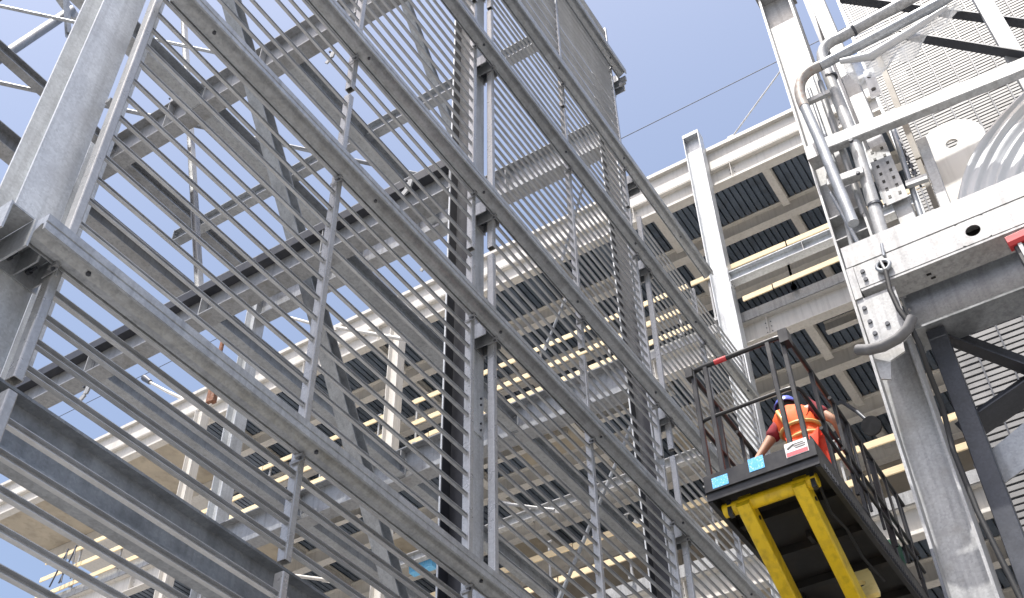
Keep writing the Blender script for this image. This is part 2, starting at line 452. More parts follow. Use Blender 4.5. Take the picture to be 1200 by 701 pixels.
# ------------------------------------------------------------------ louvre panels
YT0, YT1 = 5.222, 5.310
BAYS = [((2.875, 5.34, 7.72), 'left'), ((8.175, 10.44, 12.71), 'middle'), ((13.17, 15.42, 17.75), 'right')]
ROWS = [(0.35, 5.96), (6.06, 11.80), (11.93, 17.36), (17.46, 22.85)]
ROWN = ['bottom', 'lower middle', 'upper middle', 'top']
PITCH = {'left': 0.243, 'middle': 0.203, 'right': 0.203}
PG = 'louvre panels hung on the galvanised frame'
where = {
    ('left', 0): 'louvre panel of widely seen bars at the bottom left picture corner',
    ('left', 1): 'louvre panel between the broad left column and the middle column, over the big beam',
    ('left', 2): 'louvre panel of bars above the open tube end at the left, before the sky',
    ('left', 3): 'louvre panel high above the left bay, at the top picture edge',
    ('middle', 0): 'louvre panel at the bottom of the bay right of the middle column',
    ('middle', 1): 'louvre panel of the bay right of the middle column, before timber boards',
    ('middle', 2): 'dense looking louvre panel right of the middle column, before the pale sky gap',
    ('middle', 3): 'topmost louvre panel whose right edge stands against blue sky',
    ('right', 0): 'louvre panel low behind the yellow arms of the lift',
    ('right', 1): 'short louvre panel behind the guard rail of the lift basket',
    ('right', 2): 'louvre panel with stepped top beside the capped pale column',
}
bar_mesh = {}
for (xs, bn) in BAYS:
    for r, (z0, z1) in enumerate(ROWS):
        if bn == 'right' and r == 3: continue
        if bn == 'right' and r == 2: z1 = 17.2
        t = thing('louvre_panel', where[(bn, r)], 'louvre panel', (xs[0], YT0, z0), PG)
        for k, x in enumerate(xs):
            dz = -0.42 if (k == 2 and r > 0) else 0.0
            dt = -0.46 if (k == 2 and r < 3 and not (bn == 'right' and r == 2)) else 0.0
            MB().hollow((x, (YT0 + YT1) / 2, z0 + dz), (x, (YT0 + YT1) / 2, z1 + dt), 0.072, YT1 - YT0, 0.006, up=(0, 1, 0), ch=0.010).box(x - 0.028, x + 0.028, YT0 + 0.008, YT1 - 0.008, z1 + dt - 0.4, z1 + dt - 0.39).build('post_tube', 'galv_tube', t)  # inner plate near the top added to keep light out of the tube
        if bn not in bar_mesh:
            L0, L1 = -0.02, xs[2] + 0.02 - xs[0]
            bar_mesh[bn] = tuple(MB().csec((L0, 0, 0), (L1, 0, 0), b_, h_, t_).mesh('louvre_bar', 'galv_bar') for b_, h_, t_ in ((0.044, 0.050, 0.005), (0.030, 0.034, 0.0045), (0.048, 0.034, 0.0045)))
        zz = z0 + 0.12
        while zz < z1 - 0.03:
            o = inst('louvre_bar', bar_mesh[bn][0 if zz < 7.0 else (2 if zz > 18.3 else 1)], t, (xs[0], 5.278 + random.uniform(-0.003, 0.003), zz + random.uniform(-0.005, 0.005)))
            o.rotation_euler = (random.uniform(-0.05, 0.05), random.uniform(-0.0009, 0.0009), 0)
            zz += PITCH[bn] if zz > 7.0 else 0.212

t = thing('closure_post', 'pale flat closure post between the broad left column and its louvre tube', 'post', (2.98, 5.42, 7.2), None)
MB().box(2.955, 3.035, 5.40, 5.412, 7.2, 14.0).build('flat_bar', 'galv_col', t)
p = Vector((2.894, 5.390, 8.933))
MB().box(p.x - 0.05, p.x + 0.05, 5.345, 5.398, p.z - 0.02, p.z + 0.02).build('cleat', 'galv_mid', t)

# ------------------------------------------------------------------ beams of the frame behind the louvres
BG = 'steel beams inside the louvred frame'
def beam(p0, p1, b, h, mat, label, name='steel_beam', group=BG, stiff=(), up=(0, 0, 1), tf=0.022, ends=True, cat='beam', dark=False):
    p0, p1 = Vector(p0), Vector(p1)
    t = thing(name, label, cat, p0, group)
    MB().hsec(p0, p1, b, h, tf, 0.013, up).build('h_section', mat, t)
    a, s, u = basis(p1 - p0, up)
    if dark:  # near-black bars painted in as the shade under the top flange
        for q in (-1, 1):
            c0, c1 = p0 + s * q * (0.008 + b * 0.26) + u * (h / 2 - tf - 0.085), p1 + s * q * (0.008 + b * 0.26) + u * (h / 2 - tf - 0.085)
            MB().bar(c0 + a * 0.02, c1 - a * 0.02, b * 0.47, 0.165, up).build('flange_shade', 'navy', t)
    if ends:
        for p, q in ((p0, -1), (p1, 1)):
            e = MB().bar(p + a * q * 0.001, p + a * q * 0.019, b + 0.02, h + 0.02, up)
            ep = e.build('end_plate', mat, t)
            bb = MB()
            for i in (-1, 1):
                for j in (-0.3, 0.0, 0.3):
                    c = p - a * q * 0.002 + s * i * b * 0.28 + u * j * h
                    bb.disc(c, -a * q, 0.016, 0.022, 6)
            bb.build('bolt', 'galv_bright', ep)
    for d in stiff:
        c = p0 + a * d
        for q in (-1, 1):
            MB().bar(c + s * q * (0.012 + (b / 2 - 0.016) / 2) - a * 0.007, c + s * q * (0.012 + (b / 2 - 0.016) / 2) + a * 0.007, b / 2 - 0.016, h - 2 * tf - 0.004, up).build('stiffener', 'galv_bright', t)
    return t
Lz0, Lz1 = 13.22, 13.90      # mid floor beams
Tz0, Tz1 = 19.42, 20.28      # top floor beams
def zb(z0, z1): return (z0 + z1) / 2
ym = zb(Lz0, Lz1); hm = Lz1 - Lz0
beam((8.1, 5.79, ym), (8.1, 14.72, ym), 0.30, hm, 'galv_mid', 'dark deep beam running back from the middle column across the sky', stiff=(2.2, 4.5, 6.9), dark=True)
beam((13.1, 5.79, ym), (13.1, 14.72, ym), 0.30, hm, 'galv_mid', 'blue grey beam with stiffeners between middle bay and timber boards', stiff=(2.2, 4.5, 6.9))
beam((2.72, 5.79, ym), (2.72, 14.72, ym), 0.30, hm, 'galv_dark', 'deep beam running back from the broad left column, mostly hidden')
yt = zb(Tz0, Tz1); ht = Tz1 - Tz0
beam((8.1, 5.79, yt), (8.1, 14.72, yt), 0.32, ht, 'galv_mid', 'deep beam with pale clips crossing high at the upper left', stiff=(2.2, 4.5, 6.9))
beam((13.1, 5.79, yt), (13.1, 14.72, yt), 0.32, ht, 'galv_mid', 'deep upper beam seen through dense bars right of the middle column', stiff=(2.2, 4.5, 6.9))
beam((10.5, 5.79, 19.92), (10.5, 14.9, 19.92), 0.20, 0.34, 'galv', 'slim purlin parallel to the clipped beam, nearer the middle column')
for k, y in enumerate((7.93, 10.25, 12.6)):
    w_ = ('nearest the facade', 'in the middle', 'farthest from the facade')[k]
    beam((8.275, y, 13.42), (12.925, y, 13.42), 0.20, 0.34, 'galv', 'mid floor joist from dark beam to blue grey beam, ' + w_, stiff=())
    beam((13.275, y, 13.42), (18.2, y, 13.42), 0.20, 0.34, 'galv', 'mid floor joist from blue grey beam to white building, ' + w_, stiff=())
beam((8.275, 9.72, 19.72), (12.92, 9.72, 19.72), 0.24, 0.40, 'galv', 'upper speckled joist starting at the clipped beam above the second rail')
beam((2.88, 11.85, 19.7), (7.92, 11.85, 19.7), 0.38, 0.5, 'galv', 'upper joist behind the broad left column, left of the clipped beam')
beam((8.28, 11.85, 19.7), (12.92, 11.85, 19.7), 0.38, 0.5, 'galv', 'dark upper joist crossing behind the two tone diagonal brace')
beam((2.88, 14.35, 20.05), (12.9, 14.35, 20.05), 0.20, 0.24, 'galv_mid', 'slim tan joist behind the left louvre bars, above the wide one')
beam((2.88, 15.25, 19.15), (12.9, 15.25, 19.15), 0.34, 0.46, 'galv_mid', 'wide grey joist behind the left louvre bars, running down to the dark beam')
beam((2.9, 5.6, 6.00), (7.93, 5.6, 6.00), 0.21, 0.44, 'galv_blue', 'big dark beam with beige underside across the lower left corner')
beam((8.3, 5.6, 6.00), (12.93, 5.6, 6.00), 0.21, 0.44, 'galv', 'facade beam low in the bay right of the middle column')
beam((18.4, 0.2, 20.02), (18.4, 5.32, 20.02), 0.24, 0.30, 'galv_col', 'blue grey beam between the capped pale column and the right tower', stiff=(3.35,))
beam((18.3, 6.2, 15.62), (18.3, 14.4, 15.62), 0.16, 0.24, 'galv_bright', 'pale girt crossing the white building below its middle floor', ends=False)

# diagonals and rods
DG = 'bracing members of the louvred frame'
def strut(p0, p1, w, h, mat, label, name='diagonal_brace', cat='brace', round_=False, up=(0, 0, 1)):
    p0, p1 = Vector(p0), Vector(p1)
    t = thing(name, label, cat, p0, DG)
    if round_:
        MB().tube([p0, p1], w / 2, 10).build('bar', mat, t)
    elif name == 'diagonal_brace':
        MB().hsec(p0, p1, w, h, 0.016, 0.012, up).build('h_section', mat, t)
    else:
        MB().bar(p0, p1, w, h, up, ch=min(w, h) * 0.08).build('bar', mat, t)
    a, s, u = basis(p1 - p0, up)
    for p, q in ((p0, 1), (p1, -1)):
        MB().bar(p - a * q * 0.12, p + a * q * 0.16, 0.012, max(w, h) * 1.5, up).build('gusset_plate', mat, t)
    return t
strut((5.718, 9.000, 18.855), (11.680, 9.000, 9.470), 0.24, 0.24, 'galv', 'wide two tone diagonal brace dropping from top left to bottom centre')
strut((10.971, 9.600, 25.978), (13.500, 9.600, 22.642), 0.20, 0.2, 'galv', 'shorter diagonal brace left of the middle column at the top')
strut((8.900, 15.418, 28.714), (8.900, 11.589, 15.129), 0.11, 0.11, 'galv_mid', 'slim beige hanger rod crossing the sky at upper left')
strut((4.601, 14.428, 20.900), (7.944, 11.404, 20.900), 0.07, 0.07, 'galv', 'thin wind brace rod at the top left corner', 'brace_rod', 'brace', True)
strut((5.734, 15.546, 20.600), (12.769, 9.440, 20.600), 0.09, 0.09, 'galv_mid', 'long thin wind brace rod crossing the sky under the clipped beam', 'brace_rod', 'brace', True)
strut((5.144, 14.600, 19.317), (6.247, 14.600, 23.031), 0.20, 0.20, 'galv_mid', 'fat round tube brace at the top left corner', 'tube_brace', 'brace', True)
strut((5.713, 14.400, 23.532), (6.305, 14.400, 22.022), 0.10, 0.1, 'galv', 'short upright post beside the fat tube at the top left', 'tube_brace', 'brace')
strut((5.499, 14.900, 23.691), (6.844, 14.900, 23.217), 0.16, 0.16, 'galv', 'slanted steel member behind the fat tube at the top left', 'tube_brace', 'brace')
strut((13.600, 7.104, 17.614), (13.600, 6.368, 19.860), 0.05, 0.05, 'galv', 'thin tie rod behind the dense bars right of the middle column', 'brace_rod', 'brace', True)
strut((15.000, 8.364, 16.946), (15.000, 7.867, 17.954), 0.06, 0.06, 'galv', 'short tie rod near the timber boards in the middle bay', 'brace_rod', 'brace', True)
strut((15.000, 8.364, 11.247), (15.000, 6.654, 14.251), 0.07, 0.07, 'galv', 'long tie rod slanting across the timber boards low in the middle bay', 'brace_rod', 'brace', True)
strut((15.500, 16.794, 22.604), (15.500, 14.962, 21.177), 0.08, 0.08, 'white', 'white slanted strut in front of the roof edge, left of the middle column', 'brace_rod', 'brace', True)
strut((16.000, 15.055, 21.611), (16.000, 12.791, 20.069), 0.10, 0.10, 'white', 'white slanted strut above the white column near the middle column', 'brace_rod', 'brace', True)
strut((15.000, 9.433, 13.561), (15.000, 8.359, 13.014), 0.06, 0.06, 'galv_bright', 'pale short strut below the pale girt right of the middle column', 'brace_rod', 'brace', True)
strut((15.000, 6.736, 12.194), (15.000, 5.827, 11.686), 0.06, 0.06, 'galv_bright', 'pale short strut beside the short post of the lower boards', 'brace_rod', 'brace', True)
strut((14.500, 14.265, 13.433), (14.500, 13.066, 12.909), 0.07, 0.07, 'white', 'white strut near the bottom edge left of the two tone brace', 'brace_rod', 'brace', True)

# pale cleats that stick out under the clipped beam and the dark beam
CG = 'small bright cleats on the frame beams'
for k, (p, lab) in enumerate([((8.000, 12.736, 20.317), 'bright bent cleat on the clipped beam, left one of the pair'),
                              ((8.000, 11.964, 19.963), 'bright bent cleat on the clipped beam, beside the slim hanger rod'),
                              ((8.000, 8.445, 18.452), 'bright bent cleat high beside the second facade rail'),
                              ((7.900, 6.443, 13.568), 'round bright cleat on the dark beam near the middle column'),
                              ((7.900, 12.373, 12.626), 'bright cleat with bolt under the dark beam at far left'),
                              ((12.900, 9.928, 18.319), 'bright cleat on the joist left of the middle column')]):
    p = Vector(p)
    t = thing('cleat', lab, 'cleat', p, CG)
    MB().bar(p, p + Vector((0, -0.04, 0.16)), 0.03, 0.10).bar(p + Vector((0, 0.002, -0.005)), p + Vector((0, 0.10, -0.09)), 0.025, 0.09).build('plate', 'galv_bright', t)
    MB().disc(p + Vector((-0.055, -0.02, 0.08)), (-1, 0, 0), 0.02, 0.03, 6).build('bolt', 'galv_dark', t)

# ------------------------------------------------------------------ white steel building under construction
XE = 18.76                      # front edge plane of the floors
YA, YB = -4.25, 33.55
WB = thing('unfinished_building', 'white steel framed building under construction with open floors and metal decking', 'building', (XE, 14.0, 0))
JS = 1.4
def frange(a, b, s):
    out = []
    while a < b - 1e-6:
        out.append(a); a += s
    return out
# one ribbed deck sheet per joist bay: ribs run away from the edge
def deck_mesh(x0, x1, w):
    b = MB()
    n_r = round(w / 0.168); p = w / n_r
    prof = []
    for k in range(n_r):
        y = -w / 2 + k * p
        prof += [(y + 0.004, 0.0), (y + p * 0.76, 0.0), (y + p * 0.79, 0.085), (y + p * 0.97, 0.085)]
    prof.append((w / 2 - 0.004, 0.0))
    vs = [(x0, y, z) for y, z in prof] + [(x1, y, z) for y, z in prof]
    n = len(prof)
    b.add(vs, [(i, i + 1, n + i + 1, n + i) for i in range(n - 1)])
    vs2 = [(x, y, z) for x in (x0, x1) for y in (-w / 2 + 0.004, w / 2 - 0.004) for z in (0.10, 0.13)]
    b.add(vs2, [(0, 1, 3, 2), (4, 6, 7, 5), (0, 4, 5, 1), (2, 3, 7, 6), (0, 2, 6, 4), (1, 5, 7, 3)])
    return b.mesh('deck_sheet', 'deck')
XB = [XE + 0.14, 20.86, 22.9, 24.9]
JW = 0.20
def hmesh(p0, p1, b_, h, mat, name, tf=0.018):
    return MB().hsec(p0, p1, b_, h, tf, 0.012).mesh(name, mat)
deck_m = {js: [deck_mesh(XB[i] + 0.135, XB[i + 1] - 0.135, js - JW - 0.02) for i in range(3)] for js in (1.4, 3.1)}
joist_m = [hmesh((XB[i] + 0.137, 0, 0), (XB[i + 1] - 0.137, 0, 0), JW, 0.26, 'white', 'joist', 0.014) for i in range(3)]
cleat_m = MB().box(-0.006, 0.006, -0.16, 0.16, -0.01, 0.01).mesh('cleat', 'white')
def floor(z_deck, ya, yb, depth=3, js=3.1, name_edge='edge_beam'):
    """z_deck = underside of the decking; beams hang below it"""
    for i in range(depth + 1):
        h = 0.60 if i == 0 else 0.50
        zc = z_deck - h / 2 - 0.002
        e = MB().hsec((XB[i], ya, zc), (XB[i], yb, zc), 0.26, h, 0.02, 0.013).build(name_edge if i == 0 else 'cross_beam', 'white', WB)
        if i == 0:
            for y in frange(ya + 0.7, yb, 2.8):
                MB().box(XB[0] - 0.125, XB[0] - 0.008, y - 0.006, y + 0.006, zc - h / 2 + 0.022, zc + h / 2 - 0.022).build('stiffener', 'white', e)
                bb = MB()
                for q in (-0.14, 0.0, 0.14):
                    bb.disc((XB[0] - 0.0075, y + 0.06, zc + q), (-1, 0, 0), 0.014, 0.012, 6)
                    bb.disc((XB[0] - 0.0075, y - 0.06, zc + q), (-1, 0, 0), 0.014, 0.012, 6)
                bb.build('bolt', 'galv_dark', e)
    y0 = 4.12 - js * math.floor((4.12 - ya) / js)
    for y in frange(y0, yb + 0.01, js):
        for i in range(depth):
            inst('joist', joist_m[i], WB, (0, y, z_deck - 0.134))
            if y + js < yb + 1.6:
                inst('deck_sheet', deck_m[js][i], WB, (0, y + js / 2, z_deck + 0.004))
# roof
ZR = 24.34
floor(ZR, YA, 24.6)
c = MB()
c.box(XE - 0.10, XE + 0.45, YA, YB, 24.98, 25.10)
c.build('parapet_cap', 'white', WB)
MB().box(XE + 0.01, XE + 0.30, YA, YB, 24.36, 24.978).build('roof_fascia', 'white', WB)
MB().box(XE + 0.31, 25.0, YA, YB, 24.52, 24.70).build('roof_slab', 'white', WB)
MB().hsec((XE + 0.14, 24.61, ZR - 0.302), (XE + 0.14, YB, ZR - 0.302), 0.26, 0.60).build('edge_beam', 'white', WB)
s = MB()
for a, b_ in ((24.7, 27.6), (27.72, 30.6), (30.72, 33.5)):
    MB().box(XE + 0.32, 21.8, a, b_, 24.30, 24.34).build('soffit_panel', 'soffit', WB)
MB().box(21.82, 22.1, 24.62, YB, 23.9, 24.5).build('cross_beam', 'white', WB)
# floor 2 and 1 and the one below
floor(18.98, YA, 28.3)
floor(13.26, YA, 20.0, js=1.4)
floor(7.6, YA, 16.0, depth=2, js=1.4)
for z, yb in ((18.98, 28.3), (13.26, 20.0), (7.6, 16.0)):
    MB().csec((XE - 0.02, YA, z + 0.135), (XE - 0.02, yb, z + 0.135), 0.14, 0.27, 0.012).build('edge_channel', 'galv_bright', WB)
    MB().box(XE + 0.14, 25.0, YA, yb, z + 0.14, z + 0.26).build('floor_slab', 'white', WB)
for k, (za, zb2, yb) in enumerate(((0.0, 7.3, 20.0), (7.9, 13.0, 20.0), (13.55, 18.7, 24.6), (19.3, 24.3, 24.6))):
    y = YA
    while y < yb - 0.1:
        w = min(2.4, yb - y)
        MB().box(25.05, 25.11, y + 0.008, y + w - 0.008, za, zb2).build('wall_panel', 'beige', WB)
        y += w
# columns carrying it
def wcol(y, z1, mat, label):
    column(18.36, y - 0.17, y + 0.17, z1, 0.30, mat, label, 'columns along the front of the white building', name='steel_column')
wcol(14.95, 23.7, 'white', 'white column of the far building just left of the middle column')
wcol(22.4, 23.7, 'white', 'white column of the far building at lower left, beside the grey rear column')
wcol(28.1, 18.6, 'white', 'white column of the far building at its left end, low down')
# cross-beam services: duct opening boards
def panel(y0, y1, x0, x1, z, label=None):
    MB().box(x0, x1, y0, y1, z - 0.03, z).build('soffit_panel', 'soffit', WB)
for k, (n_, i_, js, z) in enumerate(((1, 1, 3.1, 18.965), (2, 0, 3.1, 18.965), (3, 2, 3.1, 18.965), (4, 1, 3.1, 18.965), (5, 0, 3.1, 18.965), (1, 0, 1.4, 13.245), (2, 1, 1.4, 13.245), (4, 0, 1.4, 13.245), (5, 1, 1.4, 13.245), (6, 0, 1.4, 13.245), (7, 1, 1.4, 13.245), (3, 1, 1.4, 13.245))):
    ya_ = 4.12 + js * n_ + 0.13
    yb_ = ya_ + (js - 0.26) * (1.0 if js < 2 else (0.45, 0.6, 0.5)[k % 3])
    panel(ya_, yb_, XB[i_] + 0.15, XB[i_ + 1] - 0.15, z)
# trimmer beams under the upper floor
for y in (2.6, 8.9, 11.8, 18.2):
    MB().hsec((XB[0] + 0.9, y - 1.25, 18.83), (XB[0] + 0.9, y + 1.25, 18.83), 0.16, 0.28).build('trimmer', 'white', WB)

# temporary guard rails with timber boards on the floor edges
GG = 'timber guard rails along the open floor edges'
def guard(z, ya, yb, label, zs=(0.06, 0.62, 1.34), missing=(), xo=0.0):
    t = thing('guard_rail', label, 'guard rail', (XE - 0.1, ya, z), GG)
    for y in frange(ya + 0.35, yb, 1.9):
        p = MB()
        p.bar((XE - 0.06, y, z - 0.02), (XE - 0.06, y, z + 1.52), 0.045, 0.045, up=(0, 1, 0))
        p.bar((XE - 0.11, y - 0.06, z + 0.02), (XE - 0.11, y + 0.06, z + 0.02), 0.05, 0.09)
        p.bar((XE - 0.10, y - 0.09, z + 1.50), (XE - 0.10, y + 0.09, z + 1.50), 0.03, 0.03)
        p.build('rail_post', 'galv_bright', t)
    for k, dz in enumerate(zs):
        if k in missing: continue
        y = ya
        while y < yb - 0.2:
            l = min(random.uniform(3.4, 4.6), yb - y)
            MB().bar((XE - 0.125 + xo + random.uniform(-.01, .01), y, z + dz + random.uniform(-.02, .02)), (XE - 0.125 + xo + random.uniform(-.01, .01), y + l - 0.03, z + dz + random.uniform(-.02, .02)), 0.035, 0.15, ch=0.004).build('timber_board', 'timber', t)
            y += l
guard(19.26, -3.9, 6.4, 'timber guard rail between the capped pale column and the right tower, upper floor', zs=(1.38,))
guard(19.26, -3.9, 5.2, 'low toe board rail below the blue grey beam, between capped column and right tower', zs=(0.10,), xo=-0.20)
guard(19.26, 6.45, 14.6, 'timber guard rail behind the dense bars of the middle bay, upper floor', zs=(0.10, 0.70, 1.38))
guard(19.26, 15.3, 21.9, 'timber guard rail left of the two tone brace, upper floor', zs=(0.10, 0.68, 1.36))
guard(19.26, 22.8, 28.5, 'timber guard rail jutting into the sky at lower left', zs=(0.06, 0.66, 1.30))
guard(13.56, -3.9, 6.4, 'timber guard rail right of the lift basket, lower floor', zs=(0.42, 1.12))
guard(13.56, 6.45, 14.6, 'timber guard rail low in the middle bay, lower floor', zs=(0.48, 1.16))
guard(13.56, 15.3, 19.8, 'timber guard rail on the lower floor left of the white column', zs=(0.48, 1.16))
# prop feet at the left guard rail
t = thing('trestle', 'spindly grey trestle legs beside the jutting timber boards', 'trestle', (18.3, 27.2, 19.25))
b = MB()
for (a, q) in ((26.6, 26.9), (27.1, 26.85), (27.5, 27.2), (27.0, 27.25)):
    b.tube([(18.35, a, 19.26), (18.42, q, 20.5)], 0.025, 6)
b.build('leg', 'galv_dark', t)

# things on the roof
t = thing('roof_pole', 'thin pale pole slanting from the roof edge into the sky', 'pole', (19.200, 4.751, 25.719))
p0, p1 = Vector((19.200, 4.751, 25.719)), Vector((19.200, 3.032, 27.427))
MB().tube([p0, p1, p1 + (p1 - p0) * 0.4], 0.022, 8).build('pole', 'galv_bright', t)
MB().box(p0.x - 0.08, p0.x + 0.08, p0.y - 0.08, p0.y + 0.08, 25.10, p0.z + 0.02).build('foot', 'white', t)
t = thing('lamp_arm', 'small white arm with dark head above the roof edge at lower left', 'lamp', (18.900, 23.804, 24.997))
MB().tube([(18.900, 23.535, 24.807), (18.900, 25.056, 26.029), (18.900, 26.193, 27.001)], [0.06, 0.055, 0.04], 8).build('arm', 'white', t)
MB().tube([(18.900, 26.088, 26.914), (18.900, 26.476, 27.286)], [0.09, 0.12], 8).build('head', 'galv_dark', t)
MB().tube([(18.900, 23.535, 24.807), (18.9, Vector((18.900, 23.535, 24.807)).y, 25.05)], 0.04, 6).build('post', 'white', t)
w0, w1 = Vector((19.500, 32.528, 28.274)), Vector((19.500, 3.216, 28.309))
d = w1 - w0
t = thing('overhead_wire', 'thin dark wire stretched across the sky above the roof', 'wire', w0 - d * 0.25)
pts = [w0 - d * 0.25 + d * 1.8 * k / 24 for k in range(25)]
MB().tube(pts, 0.012, 5).build('wire', 'rubber', t)
MB().tube([(19.5, pts[0].y, 24.95), pts[0]], 0.03, 6).build('mast', 'galv_dark', t)
MB().tube([(19.5, pts[-1].y, 24.95), pts[-1]], 0.03, 6).build('mast', 'galv_dark', t)

t = thing('blue_tub', 'small blue plastic tub standing low on the floor edge left of the middle column', 'tub', (18.550, 13.869, 15.491))
p = Vector((18.550, 13.869, 15.491))
MB().extrude(p + Vector((0, -0.32, 0)), p + Vector((0, 0.32, 0)), [(-0.10, -0.12), (0.10, -0.12), (0.14, 0.12), (-0.14, 0.12)]).build('tub', 'sticker_blue', t)
MB().bar(p + Vector((0, -0.34, 0.13)), p + Vector((0, 0.34, 0.13)), 0.32, 0.03, ch=0.005).build('rim', 'sticker_blue', t)

# rusty hoist hook things
t = thing('rusty_bracket', 'rusty brown bracket hanging beside the roof edge', 'bracket', (13.000, 15.692, 17.484))
c0 = Vector((13.000, 15.680, 17.431))
b = MB()
b.bar(c0 + Vector((0, 0.06, -0.02)), c0 + Vector((0, 0.06, 0.5)), 0.10, 0.10, (0, 1, 0), 0.01)
b.bar(c0 + Vector((0, -0.07, -0.06)), c0 + Vector((0, -0.07, 0.20)), 0.13, 0.12, (0, 1, 0), 0.01)
b.tube([c0 + Vector((0, 0.06, 0.5)), c0 + Vector((0, 0.02, 2.2))], 0.05, 8)
b.build('bracket', 'rust', t)

# ------------------------------------------------------------------ right hand service tower
TG = 'members of the right hand steel tower'
# tall column
t = thing('tower_column', 'very tall bright column at the right, partly in shade, with bolted plate', 'column', (8.15, 1.08, 0), None)
MB().hsec((8.15, 1.08, 0.03), (8.15, 1.08, 13.9), 0.30, 0.36, 0.024, 0.014, up=(0, 1, 0)).build('shaft', 'galv_bright', t)
MB().box(7.9, 8.4, 0.8, 1.36, 0, 0.028).build('base_plate', 'galv_bright', t)
MB().box(7.97, 8.33, 0.87, 1.29, 13.905, 13.96).build('cap_plate', 'galv_bright', t)
sp = MB().plate([(7.625, 1.165, 8.395), (7.625, 1.165, 7.52), (7.625, 1.09, 7.48), (7.625, 1.05, 7.66), (7.625, 0.92, 7.70), (7.625, 0.91, 7.80), (7.625, 0.83, 7.84), (7.625, 0.83, 8.395)], -0.02).box(7.651, 7.99, 1.14, 1.16, 7.80, 8.39).build('splice_plate', 'galv_bright', t)
b = MB()
for (y, z) in ((1.12, 8.28), (1.11, 8.12), (1.10, 7.98), (0.98, 8.03), (1.08, 7.86)):
    b.disc((7.624, y, z), (-1, 0, 0), 0.020, 0.016, 8)
b.build('bolt', 'galv_dark', sp)
MB().box(7.985, 7.998, 1.235, 1.258, 5.2, 6.15).build('dark_strip', 'galv_dark', t)
for z in (9.55, 9.86):
    MB().box(8.01, 8.142, 0.925, 1.235, z - 0.007, z + 0.007).build('stiffener', 'galv_bright', t)
# front box beam with hole
t = thing('box_beam', 'bright white box beam with a round dark hole and shackle at right', 'beam', (7.75, 1.1, 8.5))
b = MB()
# lower box face is built round the hole
yh, zh, rh = 0.08, 8.625, 0.062
x0, x1 = 7.60, 7.90
b.box(x0, x1, 0.20, 1.10, 8.49, 8.757)
b.box(x0, x1, -4.0, -0.04, 8.49, 8.757)
b.box(x0 + 0.12, x1, -0.04, 0.20, 8.49, 8.757)
def outer(a):
    ca, sa = math.cos(a), math.sin(a)
    return min(0.12 / max(abs(ca), 1e-6), (8.757 - zh) / max(sa, 1e-6) if sa > 0 else (zh - 8.49) / max(-sa, 1e-6))
b.holed(outer, (x0, yh, zh), rh, (0, 1, 0), (0, 0, 1), 0.012, 32)
b.box(x0 + 0.013, x0 + 0.119, -0.04, 0.20, 8.49, 8.50)
b.box(x0 + 0.013, x0 + 0.119, -0.04, 0.20, 8.745, 8.757)
b.build('lower_box', 'galv_bright', t)
MB().box(x0 - 0.004, x1 - 0.05, -4.0, 1.095, 8.452, 8.474).build('lower_lip', 'galv_bright', t)
MB().box(x0 + 0.05, x1 - 0.06, -3.99, 1.09, 8.7575, 8.7845).box(x0 + 0.04, x1 - 0.06, -3.99, 1.09, 8.4745, 8.4895).build('groove_shade', 'under', t)  # near-black filler puts the shade of the grooves into colour
MB().box(x0 + 0.11, x0 + 0.117, yh - 0.1, yh + 0.1, zh - 0.1, zh + 0.1).build('hole_back', 'under', t)
MB().box(x0 + 0.012, x1 + 0.1, -4.0, 1.16, 8.785, 9.04).build('upper_box', 'galv_bright', t)
MB().box(x0 + 0.01, x1 + 0.08, 1.105, 1.17, 8.40, 8.772).build('end_plate', 'galv_bright', t)
b = MB()
b.disc((x0 - 0.001, 1.035, 8.66), (-1, 0, 0), 0.02, 0.016, 8); b.disc((x0 - 0.001, 1.03, 8.56), (-1, 0, 0), 0.02, 0.016, 8)
b.build('bolt', 'galv_dark', t)
b = MB()
b.box(x0 + 0.1, x0 + 0.12, 0.52, 0.56, 8.444, 8.4515); b.box(x0 + 0.16, x0 + 0.18, 0.50, 0.54, 8.444, 8.4515)
b.build('drain_slot', 'under', t)
# main beam behind
beam((8.40, 0.86, 8.66), (8.40, -4.0, 8.66), 0.34, 0.58, 'galv', 'mottled main beam tucked behind the bright box beam', group=TG)
# ledge tube and short arm
t = thing('ledge_tube', 'white horizontal tube above the box beam crossing before the mesh', 'beam', (7.93, 1.2, 10.7))
MB().bar((7.920, 1.135, 10.771), (7.920, -1.593, 10.563), 0.10, 0.18, ch=0.01).build('tube', 'galv_bright', t)
MB().bar((8.03, 1.18, 10.72), (7.86, 1.18, 10.72), 0.12, 0.2).build('end_plate', 'galv_bright', t)
p = Vector((7.850, 0.778, 10.587)); MB().disc(p, (-1, 0, 0), 0.022, 0.03, 6).build('bolt', 'galv_dark', t)
t = thing('support_arm', 'short white bracket arm between the tall column and the vertical pipe', 'bracket', (7.900, 1.119, 10.187))
MB().bar((7.900, 1.127, 10.192), (7.900, 0.768, 10.152), 0.10, 0.10, ch=0.008).build('arm', 'galv_bright', t)
p = Vector((7.840, 0.819, 10.099)); MB().disc(p, (-1, 0, 0), 0.02, 0.03, 6).build('bolt', 'galv_dark', t)
t = thing('strut_flat', 'narrow grey flat strut under the short bracket arm', 'strut', (7.950, 1.133, 10.129))
MB().tube([(7.950, 1.133, 10.129), (7.950, 1.036, 9.287)], 0.022, 6).build('strut', 'galv', t)
t = thing('strut_flat', 'second narrow strut leaning toward the vertical pipe foot', 'strut', (7.980, 1.068, 10.039))
MB().tube([(7.980, 1.060, 10.035), (7.980, 1.104, 9.329)], 0.03, 8).build('strut', 'galv_bright', t)
